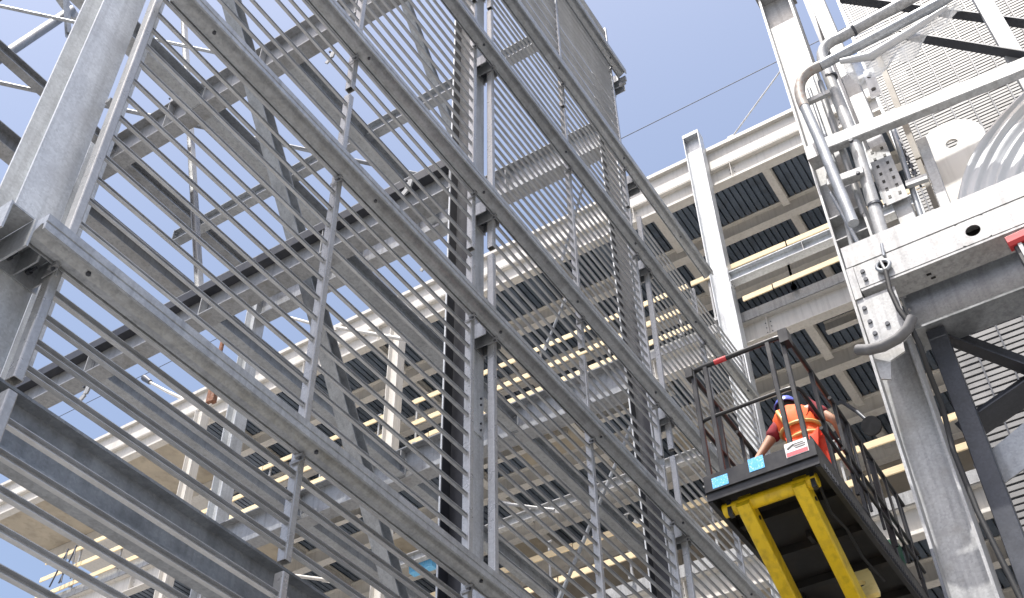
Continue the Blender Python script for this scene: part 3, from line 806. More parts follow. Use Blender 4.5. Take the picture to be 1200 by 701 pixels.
# grey rusty handrail pipe with bend
def arc(p0, pc, p1, n=6):
    p0, pc, p1 = Vector(p0), Vector(pc), Vector(p1)
    return [p0 * (1 - s) ** 2 + pc * 2 * s * (1 - s) + p1 * s * s for s in [k / n for k in range(n + 1)]]
t = thing('grey_pipe', 'grey handrail pipe with a rusty bend, sloping up over the mesh', 'pipe', (7.750, 1.087, 11.299))
MB().tube([(7.750, -1.470, 12.070), (7.750, -0.499, 11.878), (7.750, 0.148, 11.839), (7.750, 0.799, 11.799)], 0.056, 12).build('pipe', 'galv', t)
MB().tube(arc((7.750, 0.799, 11.799), (7.750, 1.145, 11.867), (7.750, 1.092, 11.273), 8), 0.058, 12).build('rusty_bend', 'rusty_galv', t)
MB().tube([(7.750, 1.092, 11.273), (7.750, 1.051, 10.642), (7.750, 1.000, 9.411)], 0.054, 12).build('down_leg', 'galv', t)
# white pipe: horizontal run and vertical drop
t = thing('white_pipe', 'white pipe turning from a sloping run into a long vertical drop', 'pipe', (7.950, 0.760, 11.887))
MB().tube([(7.950, -0.600, 12.457), (7.950, -0.139, 12.425), (7.950, 0.454, 12.376)] + arc((7.950, 0.525, 12.368), (7.950, 0.801, 12.429), (7.950, 0.783, 12.050), 6) + [(7.950, 0.781, 11.792), (7.950, 0.757, 10.679), (7.950, 0.816, 9.250)], 0.062, 14).build('pipe', 'galv_bright', t)
b = MB()
for p in ((7.950, 0.372, 12.391), (7.950, 0.765, 11.779), (7.950, 0.787, 9.696)):
    p = Vector(p)
    b = MB()
    if p.y < 0.7: b.disc(p + Vector((0, 0.012, -0.004)), (0, -1, 0.15), 0.072, 0.03, 14)
    else: b.disc(p, (0, 0, 1), 0.072, 0.03, 14)
    b.build('pipe_clip', 'galv_dark', t)
t = thing('thin_pipe', 'thin bright pipe between the rusty pipe leg and the white drop pipe', 'pipe', (8.000, 0.921, 11.913))
MB().tube([(8.020, 0.925, 12.021), (8.020, 0.914, 10.780), (8.020, 0.920, 9.735)], 0.028, 8).build('pipe', 'galv_bright', t)
t = thing('thin_pipe', 'second thin grey pipe just left of the white drop pipe', 'pipe', (8.050, 1.041, 11.859))
MB().tube([(8.060, 1.031, 11.926), (8.060, 1.025, 10.843), (8.060, 1.025, 9.788)], 0.022, 8).build('pipe', 'galv', t)
t = thing('pipe_hanger', 'small white clamp bar under the rusty pipe bend', 'bracket', (7.850, 1.079, 11.438))
MB().bar((7.860, 1.078, 11.464), (7.860, 0.811, 11.460), 0.05, 0.06).build('bar', 'galv_bright', t)
p = Vector((7.860, 0.875, 11.694)); MB().tube([p, Vector((7.860, 0.874, 11.432))], 0.03, 8).build('clamp', 'galv', t)
# plastic film hanging off the pipe
t = thing('plastic_film', 'crumpled clear plastic film hanging below the grey handrail pipe', 'plastic film', (7.750, 0.085, 11.723))
nu, nv = 18, 10
vs = []
for i in range(nu + 1):
    s = i / nu
    top = Vector((7.760, 0.593, 11.757)).lerp(Vector((7.760, -0.592, 11.842)), s)
    drop = (0.42 * math.sin(math.pi * min(1, s * 0.9 + 0.1)) + 0.06) * (1.0 - 0.55 * s)
    for j in range(nv + 1):
        q = j / nv
        w = 0.05 * math.sin(9 * s * 3 + q * 5) + 0.03 * math.sin(17 * s + 11 * q)
        vs.append(top + Vector((0.03 + q * 0.06 + w * (0.3 + q), 0.10 * q * math.sin(5 * s), -0.05 - drop * q)))
fs = [(i * (nv + 1) + j, (i + 1) * (nv + 1) + j, (i + 1) * (nv + 1) + j + 1, i * (nv + 1) + j + 1) for i in range(nu) for j in range(nv)]
MB().add(vs, fs, True).build('sheet', 'clear_film', t)
MB().tube([(7.740, 0.597, 11.704), (7.740, 0.305, 11.562), (7.740, -0.171, 11.651), (7.740, -0.554, 11.750)], [0.03, 0.05, 0.045, 0.02], 8).build('rolled_hem', 'film', t)
# inner white post with perforated plate
t = thing('inner_post', 'white inner post with a perforated cable plate, right of the white drop pipe', 'post', (8.250, 0.584, 9.770))
MB().bar((8.250, 0.648, 14.105), (8.250, 0.565, 9.164), 0.20, 0.16, (0, 1, 0), 0.008).build('post', 'galv_bright', t)
pp = MB()
p0 = Vector((8.100, 0.603, 10.650)); p1 = Vector((8.100, 0.592, 9.805))
pp.bar(p0, p1, 0.012, 0.21, (0, 1, 0))
pl = pp.build('perforated_plate', 'galv_bright', t)
hb = MB()
a = (p1 - p0)
for k in range(7):
    for q in (-0.05, 0.05):
        c_ = p0 + a * (0.08 + 0.135 * k) + Vector((-0.0075, q, 0))
        hb.box(c_.x - 0.002, c_.x + 0.001, c_.y - 0.014, c_.y + 0.014, c_.z - 0.02, c_.z + 0.02)
hb.build('hole', 'under', pl)
t = thing('brown_post', 'dull brownish flat post behind the inner white post', 'post', (8.450, 0.261, 11.247))
MB().bar((8.450, 0.254, 12.513), (8.450, 0.284, 10.553), 0.13, 0.06, (0, 1, 0)).build('post', 'beige', t)
MB().bar((8.450, 0.291, 10.530), (8.450, 0.308, 9.727), 0.12, 0.05, (0, 1, 0)).build('lower_post', 'beige', t)
t = thing('link_plate', 'small steel link plate with two holes above the inner post', 'plate', (8.200, 0.419, 11.685))
pl = MB().bar((8.200, 0.401, 11.955), (8.200, 0.425, 11.473), 0.012, 0.11, (0, 1, 0)).build('plate', 'galv', t)
hb = MB()
for p in ((8.200, 0.411, 11.835), (8.200, 0.420, 11.607)):
    p = Vector(p); hb.disc(p + Vector((-0.008, 0, 0)), (-1, 0, 0), 0.026, 0.003, 10)
hb.build('hole', 'under', pl)
t = thing('threaded_rod', 'grey rod with a bolted clamp beside the perforated plate', 'rod', (8.150, 0.485, 9.860))
MB().tube([(8.180, 0.390, 10.895), (8.180, 0.457, 9.480)], 0.028, 8).build('rod', 'galv', t)
MB().bar((8.120, 0.468, 9.984), (8.120, 0.263, 9.964), 0.05, 0.07).build('clamp', 'galv_bright', t)
t = thing('chain', 'dark chain hanging beside the grey rod', 'chain', (8.200, 0.364, 10.216))
b = MB(); p0 = Vector((8.220, 0.392, 10.799)); p1 = Vector((8.220, 0.356, 10.049))
for k in range(14):
    c_ = p0.lerp(p1, k / 13)
    b.bar(c_, c_ + (p1 - p0) * 0.06, 0.05 if k % 2 else 0.02, 0.02 if k % 2 else 0.05, (0, 1, 0))
b.build('link', 'galv_dark', t, 'stuff')
t = thing('flat_post', 'white flat post standing on the box beam left of the lifting lug', 'post', (8.200, 0.235, 9.627))
MB().bar((8.200, 0.184, 10.562), (8.200, 0.224, 9.357), 0.07, 0.10, (0, 1, 0), 0.005).build('post', 'galv_bright', t)
# lifting lug
t = thing('lifting_lug', 'white rounded lug plate with one hole standing on the box beam', 'lug', (8.62, -0.06, 9.05))
cy, cz = -0.06, 10.80
def lug_r(a):
    sa, ca = math.sin(a), math.cos(a)
    if sa >= -0.2: return 0.33
    return min(1.74 / -sa, 0.33 / max(abs(ca), 1e-6))
MB().holed(lug_r, (8.62, cy, cz), 0.062, (0, 1, 0), (0, 0, 1), 0.03, 40).build('plate', 'white', t)
# film wrapped vessel
t = thing('wrapped_drum', 'huge film wrapped rounded drum resting behind the box beam at the right edge', 'drum', (8.3, -1.69, 9.06))
Cc = Vector((8.22, -1.69, 8.93)); RR = 1.97
b = MB(); nr, na = 90, 64
rise = [random.uniform(-.016, .016) for _ in range(nr + 1)]
vs = []
A0, A1 = math.asin(0.13 / RR), math.pi - math.asin(0.13 / RR)
for i in range(nr + 1):
    r = RR * (1 - 0.72 * i / nr)
    base = 0.10 * (1 - min(1, i / 6.0)) ** 2
    for k in range(na + 1):
        a = A0 + (A1 - A0) * k / na
        j = rise[i] + 0.010 * math.sin(i * 0.9 + 1.6 * math.sin(a * 2.3)) + 0.008 * math.sin(a * 7 + i * 0.35)
        z = max(r * math.sin(a), 0.13)
        vs.append(Cc + Vector((base + j + 0.16 * (i / nr), r * math.cos(a), z)))
fs = [(i * (na + 1) + k, (i + 1) * (na + 1) + k, (i + 1) * (na + 1) + k + 1, i * (na + 1) + k + 1) for i in range(nr) for k in range(na)]
o1 = len(vs)
for i in (0, 1):
    for k in range(na + 1):
        a = A0 + (A1 - A0) * k / na
        vs.append(Cc + Vector((0.30 + 0.75 * i, RR * math.cos(a), RR * math.sin(a))))
fs += [(k, k + 1, o1 + k + 1, o1 + k) for k in range(na)]
fs += [(o1 + k, o1 + k + 1, o1 + na + 2 + k, o1 + na + 1 + k) for k in range(na)]
fs.append(tuple(o1 + na + 1 + k for k in range(na + 1)))
b.add(vs, fs, True).build('wrap', 'film', t)
MB().box(8.4, 9.2, -3.55, 0.1, 9.0, 9.055).build('skid', 'galv', t)

# mesh screens
def screen(label, x, y0, y1, z0, z1, pitch, rodp):
    t = thing('mesh_screen', label, 'mesh screen', (x, y0, z0), 'bright mesh screens of the right tower')
    b = MB(); z = z0
    while z < z1:
        b.bar((x, y0, z + random.uniform(-.004, .004)), (x, y1, z + random.uniform(-.004, .004)), 0.016, pitch * 0.70, ch=0.002)
        z += pitch
    b.build('slat', 'screen', t, 'stuff')
    y = y0 - 0.07; b = MB()
    while y > y1:
        b.bar((x - 0.022, y, z0), (x - 0.022, y, z1), 0.026, 0.022, (0, 1, 0))
        y -= rodp
    b.build('rod', 'galv_dark', t, 'stuff')
    f = MB()
    f.bar((x - 0.01, y0 + 0.03, z0 - 0.03), (x - 0.01, y0 + 0.03, z1 + 0.03), 0.05, 0.05, (0, 1, 0))
    f.bar((x - 0.01, y0 + 0.004, z1 + 0.035), (x - 0.01, y1, z1 + 0.035), 0.05, 0.06)
    f.bar((x - 0.01, y0 + 0.004, z0 - 0.035), (x - 0.01, y1, z0 - 0.035), 0.05, 0.06)
    f.build('frame', 'galv', t)
screen('bright louvred screen wall seen through the tower above the box beam', 13.5, 0.66, -5.0, 13.6, 23.5, 0.074, 0.30)
screen('bright louvred screen wall below the main beam at the right edge', 13.5, 1.16, -5.0, 3.0, 13.4, 0.098, 0.36)
t = thing('added_screen_backing', 'dark sheet wall added behind the bright louvred screens to darken their gaps', 'wall', (13.8, -2, 0))  # dark sheets added so the gaps between the slats look shaded
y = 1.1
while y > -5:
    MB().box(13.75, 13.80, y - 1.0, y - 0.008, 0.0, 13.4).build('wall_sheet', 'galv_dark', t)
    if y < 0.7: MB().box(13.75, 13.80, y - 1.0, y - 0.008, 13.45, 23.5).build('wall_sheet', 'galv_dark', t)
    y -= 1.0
# dark bracing
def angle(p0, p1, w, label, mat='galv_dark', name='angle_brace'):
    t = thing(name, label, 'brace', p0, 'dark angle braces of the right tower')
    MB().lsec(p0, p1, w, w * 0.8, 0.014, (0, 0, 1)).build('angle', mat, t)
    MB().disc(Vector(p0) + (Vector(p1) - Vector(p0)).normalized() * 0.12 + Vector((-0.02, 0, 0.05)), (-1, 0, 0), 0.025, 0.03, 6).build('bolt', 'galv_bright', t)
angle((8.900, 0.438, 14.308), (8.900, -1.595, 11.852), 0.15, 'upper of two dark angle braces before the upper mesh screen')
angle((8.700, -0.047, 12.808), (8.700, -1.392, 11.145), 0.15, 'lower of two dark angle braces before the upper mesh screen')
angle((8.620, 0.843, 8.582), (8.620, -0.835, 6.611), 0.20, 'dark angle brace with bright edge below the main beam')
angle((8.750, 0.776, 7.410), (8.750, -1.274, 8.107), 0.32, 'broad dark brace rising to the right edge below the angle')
t = thing('tower_column', 'white tower post in the upper right picture corner holding the dark braces', 'column', (8.75, -0.98, 0))
MB().bar((8.75, -0.98, 0.021), (8.75, -0.98, 14.6), 0.16, 0.18, (0, 1, 0), 0.006).build('post', 'galv_bright', t)
MB().box(8.6, 8.9, -1.14, -0.82, 0.0, 0.02).build('base_plate', 'galv_bright', t)
t = thing('gusset', 'dull grey gusset plate low at the right edge', 'plate', (8.600, 0.560, 7.054))
MB().plate([(8.550, 0.816, 7.083), (8.550, 0.081, 7.429), (8.550, 0.151, 7.025), (8.550, 0.730, 6.798)], 0.014).build('plate', 'galv', t)
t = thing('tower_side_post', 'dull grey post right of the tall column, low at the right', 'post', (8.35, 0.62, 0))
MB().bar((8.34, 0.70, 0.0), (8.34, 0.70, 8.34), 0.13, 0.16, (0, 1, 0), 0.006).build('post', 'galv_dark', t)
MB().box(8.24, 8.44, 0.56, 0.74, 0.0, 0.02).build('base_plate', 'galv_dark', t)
t = thing('slim_upright', 'slanted dark upright beside the tall column at the top edge', 'post', (8.550, 0.777, 13.433))
MB().bar((8.550, 0.769, 14.819), (8.550, 0.742, 13.004), 0.16, 0.10, (0, 1, 0)).build('post', 'galv_dark', t)
MB().bar((8.560, 0.746, 13.002), (8.560, 0.730, 10.283), 0.06, 0.06, (0, 1, 0)).build('lower_post', 'galv', t)
t = thing('bolt_cluster', 'cluster of bright bolts on the joint below the dark angle brace', 'bolts', (8.600, 0.762, 7.310))
b = MB()
for p in ((8.500, 0.727, 7.428), (8.500, 0.725, 7.338), (8.500, 0.726, 7.241), (8.500, 0.716, 7.159), (8.500, 0.725, 7.059), (8.500, 0.692, 7.377), (8.500, 0.681, 7.249)):
    p = Vector(p); b.disc(p, (-1, 0, 0), 0.02, 0.04, 6)
b.build('bolt', 'galv_bright', t, 'stuff')
MB().bar((8.530, 0.731, 7.540), (8.530, 0.718, 6.973), 0.02, 0.10, (0, 1, 0)).build('joint_plate', 'galv_dark', t)
# shackle, cable, foam sleeve, red clamp
t = thing('shackle', 'round steel eye on the box beam holding the black cable', 'shackle', (7.590, 0.852, 8.611))
c_ = Vector((7.590, 0.852, 8.611))
ring = [c_ + Vector((-0.02, 0.055 * math.cos(a), 0.055 * math.sin(a))) for a in [2 * math.pi * k / 20 for k in range(21)]]
MB().tube(ring, 0.018, 8, False).build('ring', 'galv', t)
MB().disc(c_ + Vector((0.009, 0, 0)), (-1, 0, 0), 0.05, 0.012, 16).build('socket', 'under', t)
MB().tube([c_ + Vector((-0.045, 0.01, 0.05)), c_ + Vector((-0.05, -0.005, -0.08))], 0.012, 8).build('pin', 'galv_bright', t)
MB().tube([Vector((7.580, 0.821, 8.723)), Vector((7.580, 0.808, 8.867))], 0.014, 6).build('eye_bolt', 'galv', t)
t = thing('black_cable', 'black cable hanging from the shackle down past the tall column', 'cable', (7.600, 0.848, 8.522))
MB().tube([(7.530, 0.844, 8.502), (7.530, 0.862, 8.286), (7.530, 0.847, 8.060), (7.540, 0.806, 7.873), (7.600, 0.793, 7.678), (7.750, 0.811, 7.478), (7.950, 0.823, 7.311), (7.950, 0.859, 6.877), (7.950, 0.839, 6.305), (7.950, 0.765, 5.564), (7.950, 0.662, 4.371)], 0.022, 8).build('cable', 'rubber', t)
t = thing('foam_sleeve', 'curved grey foam sleeve round the cable on the tall column', 'sleeve', (7.850, 1.067, 8.000))
MB().tube([(7.600, 1.272, 7.867), (7.560, 1.180, 7.792), (7.540, 1.059, 7.755), (7.530, 0.930, 7.768), (7.520, 0.827, 7.821), (7.520, 0.767, 7.914)], [0.045, 0.047, 0.047, 0.047, 0.047, 0.043], 10).build('sleeve', 'foam', t)
t = thing('red_clamp', 'red clamp with a dark ribbed body at the right edge', 'clamp', (7.500, -0.174, 8.230))
c_ = Vector((7.500, -0.219, 8.244))
MB().bar(c_ + Vector((0, 0.10, 0.0)), c_ + Vector((0, -0.22, 0.02)), 0.12, 0.11, ch=0.025).build('jaw', 'red', t)
b = MB().bar(c_ + Vector((0.03, 0.0, -0.06)), c_ + Vector((0.03, -0.01, -0.40)), 0.10, 0.14, (0, 1, 0), 0.01).build('body', 'black', t)
MB().bar(c_ + Vector((-0.03, 0.02, -0.062)), c_ + Vector((-0.03, 0.015, -0.2)), 0.02, 0.03, (0, 1, 0)).build('lever', 'galv_bright', t)
# lower right: small post pieces behind the lift
t = thing('site_lamp', 'round black site lamp hanging on a thin arm right of the worker', 'lamp', (19.200, 3.387, 15.579))
c_ = Vector((19.200, 3.397, 15.540))
MB().disc(c_ + Vector((0.1, 0, 0)), (-1, 0, -0.3), 0.20, 0.10, 16).build('head', 'black', t)
MB().tube([c_ + Vector((0.1, 0, 0.05)), (19.500, 3.629, 16.144), (19.900, 3.982, 16.867)], 0.045, 6).build('arm', 'galv_dark', t)

# ------------------------------------------------------------------ scissor lift
LX0, LX1, LY0, LY1, LZ = 7.93, 11.2, 1.93, 2.86, 7.17
lift = thing('scissor_lift', 'black scissor lift with yellow arms raised high, basket holding a worker', 'lift', (9.5, 2.4, 0))
pf = MB()
pf.box(LX0, LX1, LY0, LY1, LZ + 0.10, LZ + 0.16)
pf.build('platform', 'under', lift)
fr = MB()
fr.box(LX0 + 0.001, LX1 - 0.001, LY0 - 0.045, LY0 - 0.002, LZ - 0.03, LZ + 0.19)
fr.box(LX0 + 0.001, LX1 - 0.001, LY1 + 0.002, LY1 + 0.045, LZ - 0.03, LZ + 0.19)
fr.build('side_rail', 'black', lift)
rb = MB()
for k in range(54):
    x = LX0 + 0.12 + k * 0.058
    rb.box(x, x + 0.02, LY0 - 0.056, LY0 - 0.046, LZ + 0.0, LZ + 0.05)
rb.build('ribbed_edge', 'galv_dark', lift, 'stuff')
ub = MB()
for x in (8.5, 9.15, 9.8, 10.5):
    ub.box(x, x + 0.08, LY0, LY1, LZ + 0.02, LZ + 0.098)
ub.box(9.0, 10.6, 2.38, 2.42, LZ + 0.03, LZ + 0.094)
ub.build('floor_joist', 'under', lift)
tb = MB()
tb.box(LX0 - 0.03, LX0 - 0.002, LY0 - 0.045, LY1 + 0.045, LZ + 0.06, LZ + 0.225)
tb.box(LX0 - 0.01, LX0 - 0.001, LY0 - 0.045, LY1 + 0.045, LZ - 0.02, LZ + 0.058)
toe = tb.build('toe_board', 'black', lift)
MB().box(LX0 + 0.02, LX1, LY0 - 0.02, LY0 - 0.005, LZ + 0.195, LZ + 0.30).build('toe_board', 'black', lift)
MB().box(LX0 + 0.02, LX1, LY1 + 0.005, LY1 + 0.02, LZ + 0.195, LZ + 0.30).build('toe_board', 'black', lift)
xs = LX0 - 0.033
MB().box(xs, xs + 0.002, 2.68, 2.83, LZ + 0.075, LZ + 0.18).build('sticker', 'sticker_blue', toe)
MB().box(xs, xs + 0.002, 2.34, 2.48, LZ + 0.11, LZ + 0.24).build('sticker', 'sticker_blue', toe)
st = MB().box(xs, xs + 0.002, 1.94, 2.14, LZ + 0.12, LZ + 0.26).build('sticker', 'sticker_white', toe)
MB().box(xs - 0.002, xs - 0.0005, 1.945, 2.135, LZ + 0.125, LZ + 0.165).build('sticker_band', 'sticker_red', toe)
ik = MB()
ik.bar((xs - 0.001, 2.12, LZ + 0.20), (xs - 0.001, 2.06, LZ + 0.23), 0.001, 0.02)
for k, (a, e) in enumerate(((1.96, 2.05), (1.955, 2.06), (1.97, 2.06))):
    ik.box(xs - 0.002, xs - 0.0005, a, e, LZ + 0.187 + k * 0.02, LZ + 0.195 + k * 0.02)
ik.build('sticker_print', 'ink', toe)
# guard rails
gr = MB()
zt = LZ + 1.44; zm = LZ + 0.84
xf = LX0 - 0.0
def rail_loop(z, r, mb, radius=0.12):
    y0, y1 = LY0 - 0.02, LY1 + 0.02
    pts = [(LX1 - 0.05, y1, z), (xf + radius + 0.05, y1, z)] + [tuple(p) for p in arc((xf + radius, y1, z), (xf, y1, z), (xf, y1 - radius, z), 5)] + \
          [tuple(p) for p in arc((xf, y0 + radius, z), (xf, y0, z), (xf + radius, y0, z), 5)] + [(xf + radius + 0.05, y0, z), (LX1 - 0.05, y0, z)]
    mb.tube(pts, r, 10)
rail_loop(zt, 0.024, gr)
gr.build('top_rail', 'black', lift)
gr = MB(); rail_loop(zm, 0.018, gr); gr.build('mid_rail', 'black', lift)
gr = MB()
for y in (LY0 + 0.02, LY0 + 0.16, LY1 - 0.14, LY1 - 0.01):
    MB().bar((xf, y, LZ + 0.2), (xf, y, zt - 0.02), 0.042, 0.042, (0, 1, 0), 0.004).build('rail_post', 'black', lift)
for x in (8.55, 9.35, 10.15, 11.1):
    for y in (LY0 - 0.02, LY1 + 0.02):
        MB().bar((x, y, LZ + 0.2), (x, y, zt - 0.02), 0.04, 0.04, (0, 1, 0), 0.004).build('rail_post', 'black', lift)
gr = MB()
for y in (LY0 - 0.02, LY1 + 0.02):
    gr.tube([(8.9, y - 0.035, zt - 0.10), (LX1 - 0.1, y - 0.035, zt - 0.10)], 0.02, 8)
    gr.tube([(8.9, y - 0.035, zm - 0.10), (LX1 - 0.1, y - 0.035, zm - 0.10)], 0.018, 8)
    gr.bar((9.0, y - 0.035, LZ + 0.28), (9.0, y - 0.035, zt - 0.10), 0.03, 0.03, (0, 1, 0))
gr.build('extension_rail', 'black', lift)
for k in range(6):
    x = 9.0 + 0.36 * k
    MB().bar((x, LY0 - 0.06, LZ + 0.30), (x, LY0 - 0.06, zt - 0.12), 0.026, 0.026, (0, 1, 0)).build('baluster', 'black', lift)
MB().tube([(8.2, LY0 - 0.065, LZ + 0.52), (LX1 - 0.1, LY0 - 0.065, LZ + 0.52)], 0.018, 8).build('low_rail', 'black', lift)
MB().tube([(xf, 2.62, zt), (xf, 2.50, zt)], 0.0265, 10).build('red_tape', 'red', lift)
MB().box(xf - 0.06, xf + 0.06, LY0 - 0.055, LY0 + 0.03, zt - 0.12, zt + 0.03).build('rail_lock', 'black', lift)
MB().box(xf - 0.05, xf + 0.05, LY1 - 0.02, LY1 + 0.05, zt - 0.09, zt + 0.02).build('rail_lock', 'black', lift)
MB().box(10.45, 10.65, LY0 + 0.01, LY0 + 0.12, LZ + 0.25, LZ + 0.62).build('control_box', 'green', lift)
MB().tube([(8.3, LY0 + 0.1, LZ + 0.08), (8.6, LY0 + 0.13, LZ - 0.06), (9.0, LY0 + 0.12, LZ - 0.02), (9.4, LY0 + 0.14, LZ - 0.09), (10.0, LY0 + 0.13, LZ - 0.05)], 0.014, 6).build('hose', 'rubber', lift)
# yellow top cross tube and scissor arms
MB().tube([(8.12, LY0 + 0.05, LZ - 0.03), (8.12, LY1 - 0.02, LZ - 0.03)], 0.062, 14).build('cross_tube', 'yellow', lift)
lg = MB()
for y in (LY0 + 0.03, LY1 - 0.14):
    MB().box(8.06, 8.12, y + 0.03, y + 0.07, LZ - 0.12, LZ + 0.03).build('pivot_lug', 'black', lift)
AX0, AX1 = 8.12, 10.55
levels = [LZ - 0.05]
nlev = 4
H = (LZ - 0.05 - 0.75) / nlev
for k in range(nlev):
    za = LZ - 0.05 - H * k; zb_ = za - H
    for (ya, off) in ((2.64, 0), (2.13, 0)):
        d = (Vector((AX1, ya, zb_)) - Vector((AX0, ya, za))).normalized()
        arm = MB().bar(Vector((AX0, ya, za)) - d * 0.06, Vector((AX1, ya, zb_)) + d * 0.06, 0.12, 0.20, ch=0.012).build('scissor_arm', 'yellow', lift)
        MB().disc((AX0 + 0.12, ya - 0.061, za - 0.07), (0, -1, 0), 0.02, 0.01, 8).build('pin', 'under', arm)
        MB().bar((AX1, ya + (0.135 if ya > 2.4 else 0.135), za - 0.02), (AX0, ya + 0.135, zb_ - 0.02), 0.08, 0.18, ch=0.01).build('scissor_arm', 'under', lift)
    MB().tube([(AX1, LY0 + 0.1, zb_), (AX1, LY1 - 0.02, zb_)], 0.05, 12).build('cross_tube', 'yellow', lift)
    MB().tube([(AX0, LY0 + 0.1, zb_), (AX0, LY1 - 0.02, zb_)], 0.05, 12).build('cross_tube', 'yellow', lift)
MB().box(9.02, 9.14, 2.22, 2.60, 6.33, 6.45).build('arm_brace', 'yellow', lift)
t_ = MB().holed(lambda a: min(0.13 / max(abs(math.cos(a)), 1e-6), 0.20 / max(abs(math.sin(a)), 1e-6)), (9.300, 2.126, 6.776), 0.05, (0, 1, 0), (0.45, 0.2, 0.87), 0.05, 24)
t_.build('cylinder_lug', 'cream', lift)
# chassis
b = MB(); b.box(8.0, 10.9, 1.98, 2.82, 0.32, 0.72); b.box(8.1, 10.8, 2.05, 2.75, 0.722, 0.80)
b.build('chassis', 'yellow', lift)
for x in (8.35, 10.5):
    for y in (1.95, 2.85):
        w = MB().disc((x, y - 0.07, 0.25), (0, 1, 0), 0.25, 0.14, 24).build('wheel', 'rubber', lift)
        MB().disc((x, y - 0.075, 0.25), (0, 1, 0), 0.13, 0.15, 16).build('hub', 'yellow', w)
MB().box(8.2, 8.5, 2.0, 2.8, 0.45, 0.55).build('axle', 'under', lift)

# ------------------------------------------------------------------ worker
def skinned(name, nodes, edges, mat, parent, sub=2, root=0):
    """nodes: (point, radius)"""
    me = bpy.data.meshes.new(name)
    off = origin(parent)
    me.from_pydata([tuple(Vector(p) - off) for p, r in nodes], edges, [])
    o = bpy.data.objects.new(name, me)
    C.objects.link(o); o.parent = parent
    md = o.modifiers.new('skin', 'SKIN')
    for k, (p, r) in enumerate(nodes):
        sv = me.skin_vertices[0].data[k]
        sv.radius = (r, r) if not isinstance(r, tuple) else r
        sv.use_root = (k == root)
    sm = o.modifiers.new('sub', 'SUBSURF'); sm.levels = sub; sm.render_levels = sub
    bpy.context.view_layer.update()
    dg = bpy.context.evaluated_depsgraph_get()
    m2 = bpy.data.meshes.new_from_object(o.evaluated_get(dg))
    m2.name = name
    o.modifiers.clear(); o.data = m2
    m2.materials.clear(); m2.materials.append(M[mat])
    m2.polygons.foreach_set('use_smooth', [True] * len(m2.polygons))
    return o
WX, WY, WZ = 9.20, 2.33, LZ + 0.17
wk = thing('person', 'person in blue helmet, maroon shirt and orange high visibility vest working in the lift basket', 'person', (WX, WY, WZ))
def W(x, y, z): return (WX + x, WY + y, WZ + z)
# facing +x, stooping a little, left arm (towards +y) stretched down, right arm bent (towards -y)
P_ = dict(pelvis=W(0, -.08, .90), spine=W(.03, -.05, 1.08), chest=W(.07, .0, 1.28), neck=W(.10, .05, 1.44), nk2=W(.115, .07, 1.49), head=W(.145, .085, 1.56), top=W(.155, .095, 1.65),
          ls=W(.07, .19, 1.33), le=W(.0, .36, 1.09), lw=W(-.06, .50, .89), rs=W(.05, -.19, 1.39), re=W(.04, -.38, 1.15), rw=W(.22, -.37, 1.02),
          lh=W(.0, .02, .88), lk=W(.06, .08, .48), la=W(-.02, .09, .09), lt=W(.15, .10, .035),
          rh=W(.0, -.18, .88), rk=W(.05, -.20, .48), ra=W(-.04, -.20, .09), rt=W(.13, -.21, .035))
def yc(z): return -.08 + .08 * min(1, max(0, (z - .92) / .36)) + (.05 * (z - 1.28) / .2 if z > 1.28 else 0)
names = ['pelvis', 'spine', 'chest', 'neck', 'nk2', 'head', 'top', 'ls', 'le', 'lw', 'rs', 're', 'rw', 'lh', 'lk', 'la', 'lt', 'rh', 'rk', 'ra', 'rt']
rad = dict(pelvis=(.15, .11), spine=(.135, .10), chest=(.16, .115), neck=.065, nk2=.058, head=.092, top=.075, ls=.07, le=.045, lw=.03, rs=.07, re=.045, rw=.03,
           lh=.095, lk=.06, la=.042, lt=.04, rh=.095, rk=.06, ra=.042, rt=.04)
ix = {n_: k for k, n_ in enumerate(names)}
E_ = [('pelvis', 'spine'), ('spine', 'chest'), ('chest', 'neck'), ('neck', 'nk2'), ('nk2', 'head'), ('head', 'top'), ('chest', 'ls'), ('ls', 'le'), ('le', 'lw'), ('chest', 'rs'), ('rs', 're'), ('re', 'rw'),
      ('pelvis', 'lh'), ('lh', 'lk'), ('lk', 'la'), ('la', 'lt'), ('pelvis', 'rh'), ('rh', 'rk'), ('rk', 'ra'), ('ra', 'rt')]
body = skinned('body', [(P_[n_], rad[n_]) for n_ in names], [(ix[a], ix[b_]) for a, b_ in E_], 'skin', wk)
def hand(side):
    w = Vector(P_[side + 'w']); e = Vector(P_[side + 'e'])
    d = (w - e).normalized()
    s = d.cross(Vector((0, 0, 1))).normalized(); u = s.cross(d)
    nodes = [(w, .026), (w + d * .05, (.036, .018)), (w + d * .09, (.040, .016))]
    edges = [(0, 1), (1, 2)]
    for k, (o_, l) in enumerate(((-.028, .062), (-.009, .070), (.010, .066), (.028, .052))):
        n0 = len(nodes)
        b0 = w + d * .09 + s * o_
        nodes += [(b0, .0095), (b0 + d * l * .5 - u * .008, .0085), (b0 + d * l * .8 - u * .028, .008), (b0 + d * l * .85 - u * .045, .007)]
        edges += [(2, n0), (n0, n0 + 1), (n0 + 1, n0 + 2), (n0 + 2, n0 + 3)]
    n0 = len(nodes)
    q = -1 if side == 'l' else 1
    nodes += [(w + d * .03 + s * q * .035, .012), (w + d * .06 + s * q * .055 - u * .012, .010), (w + d * .085 + s * q * .05 - u * .03, .008)]
    edges += [(1, n0), (n0, n0 + 1), (n0 + 1, n0 + 2)]
    return skinned('hand', nodes, edges, 'skin', body, 1)
hand('l'); hand('r')
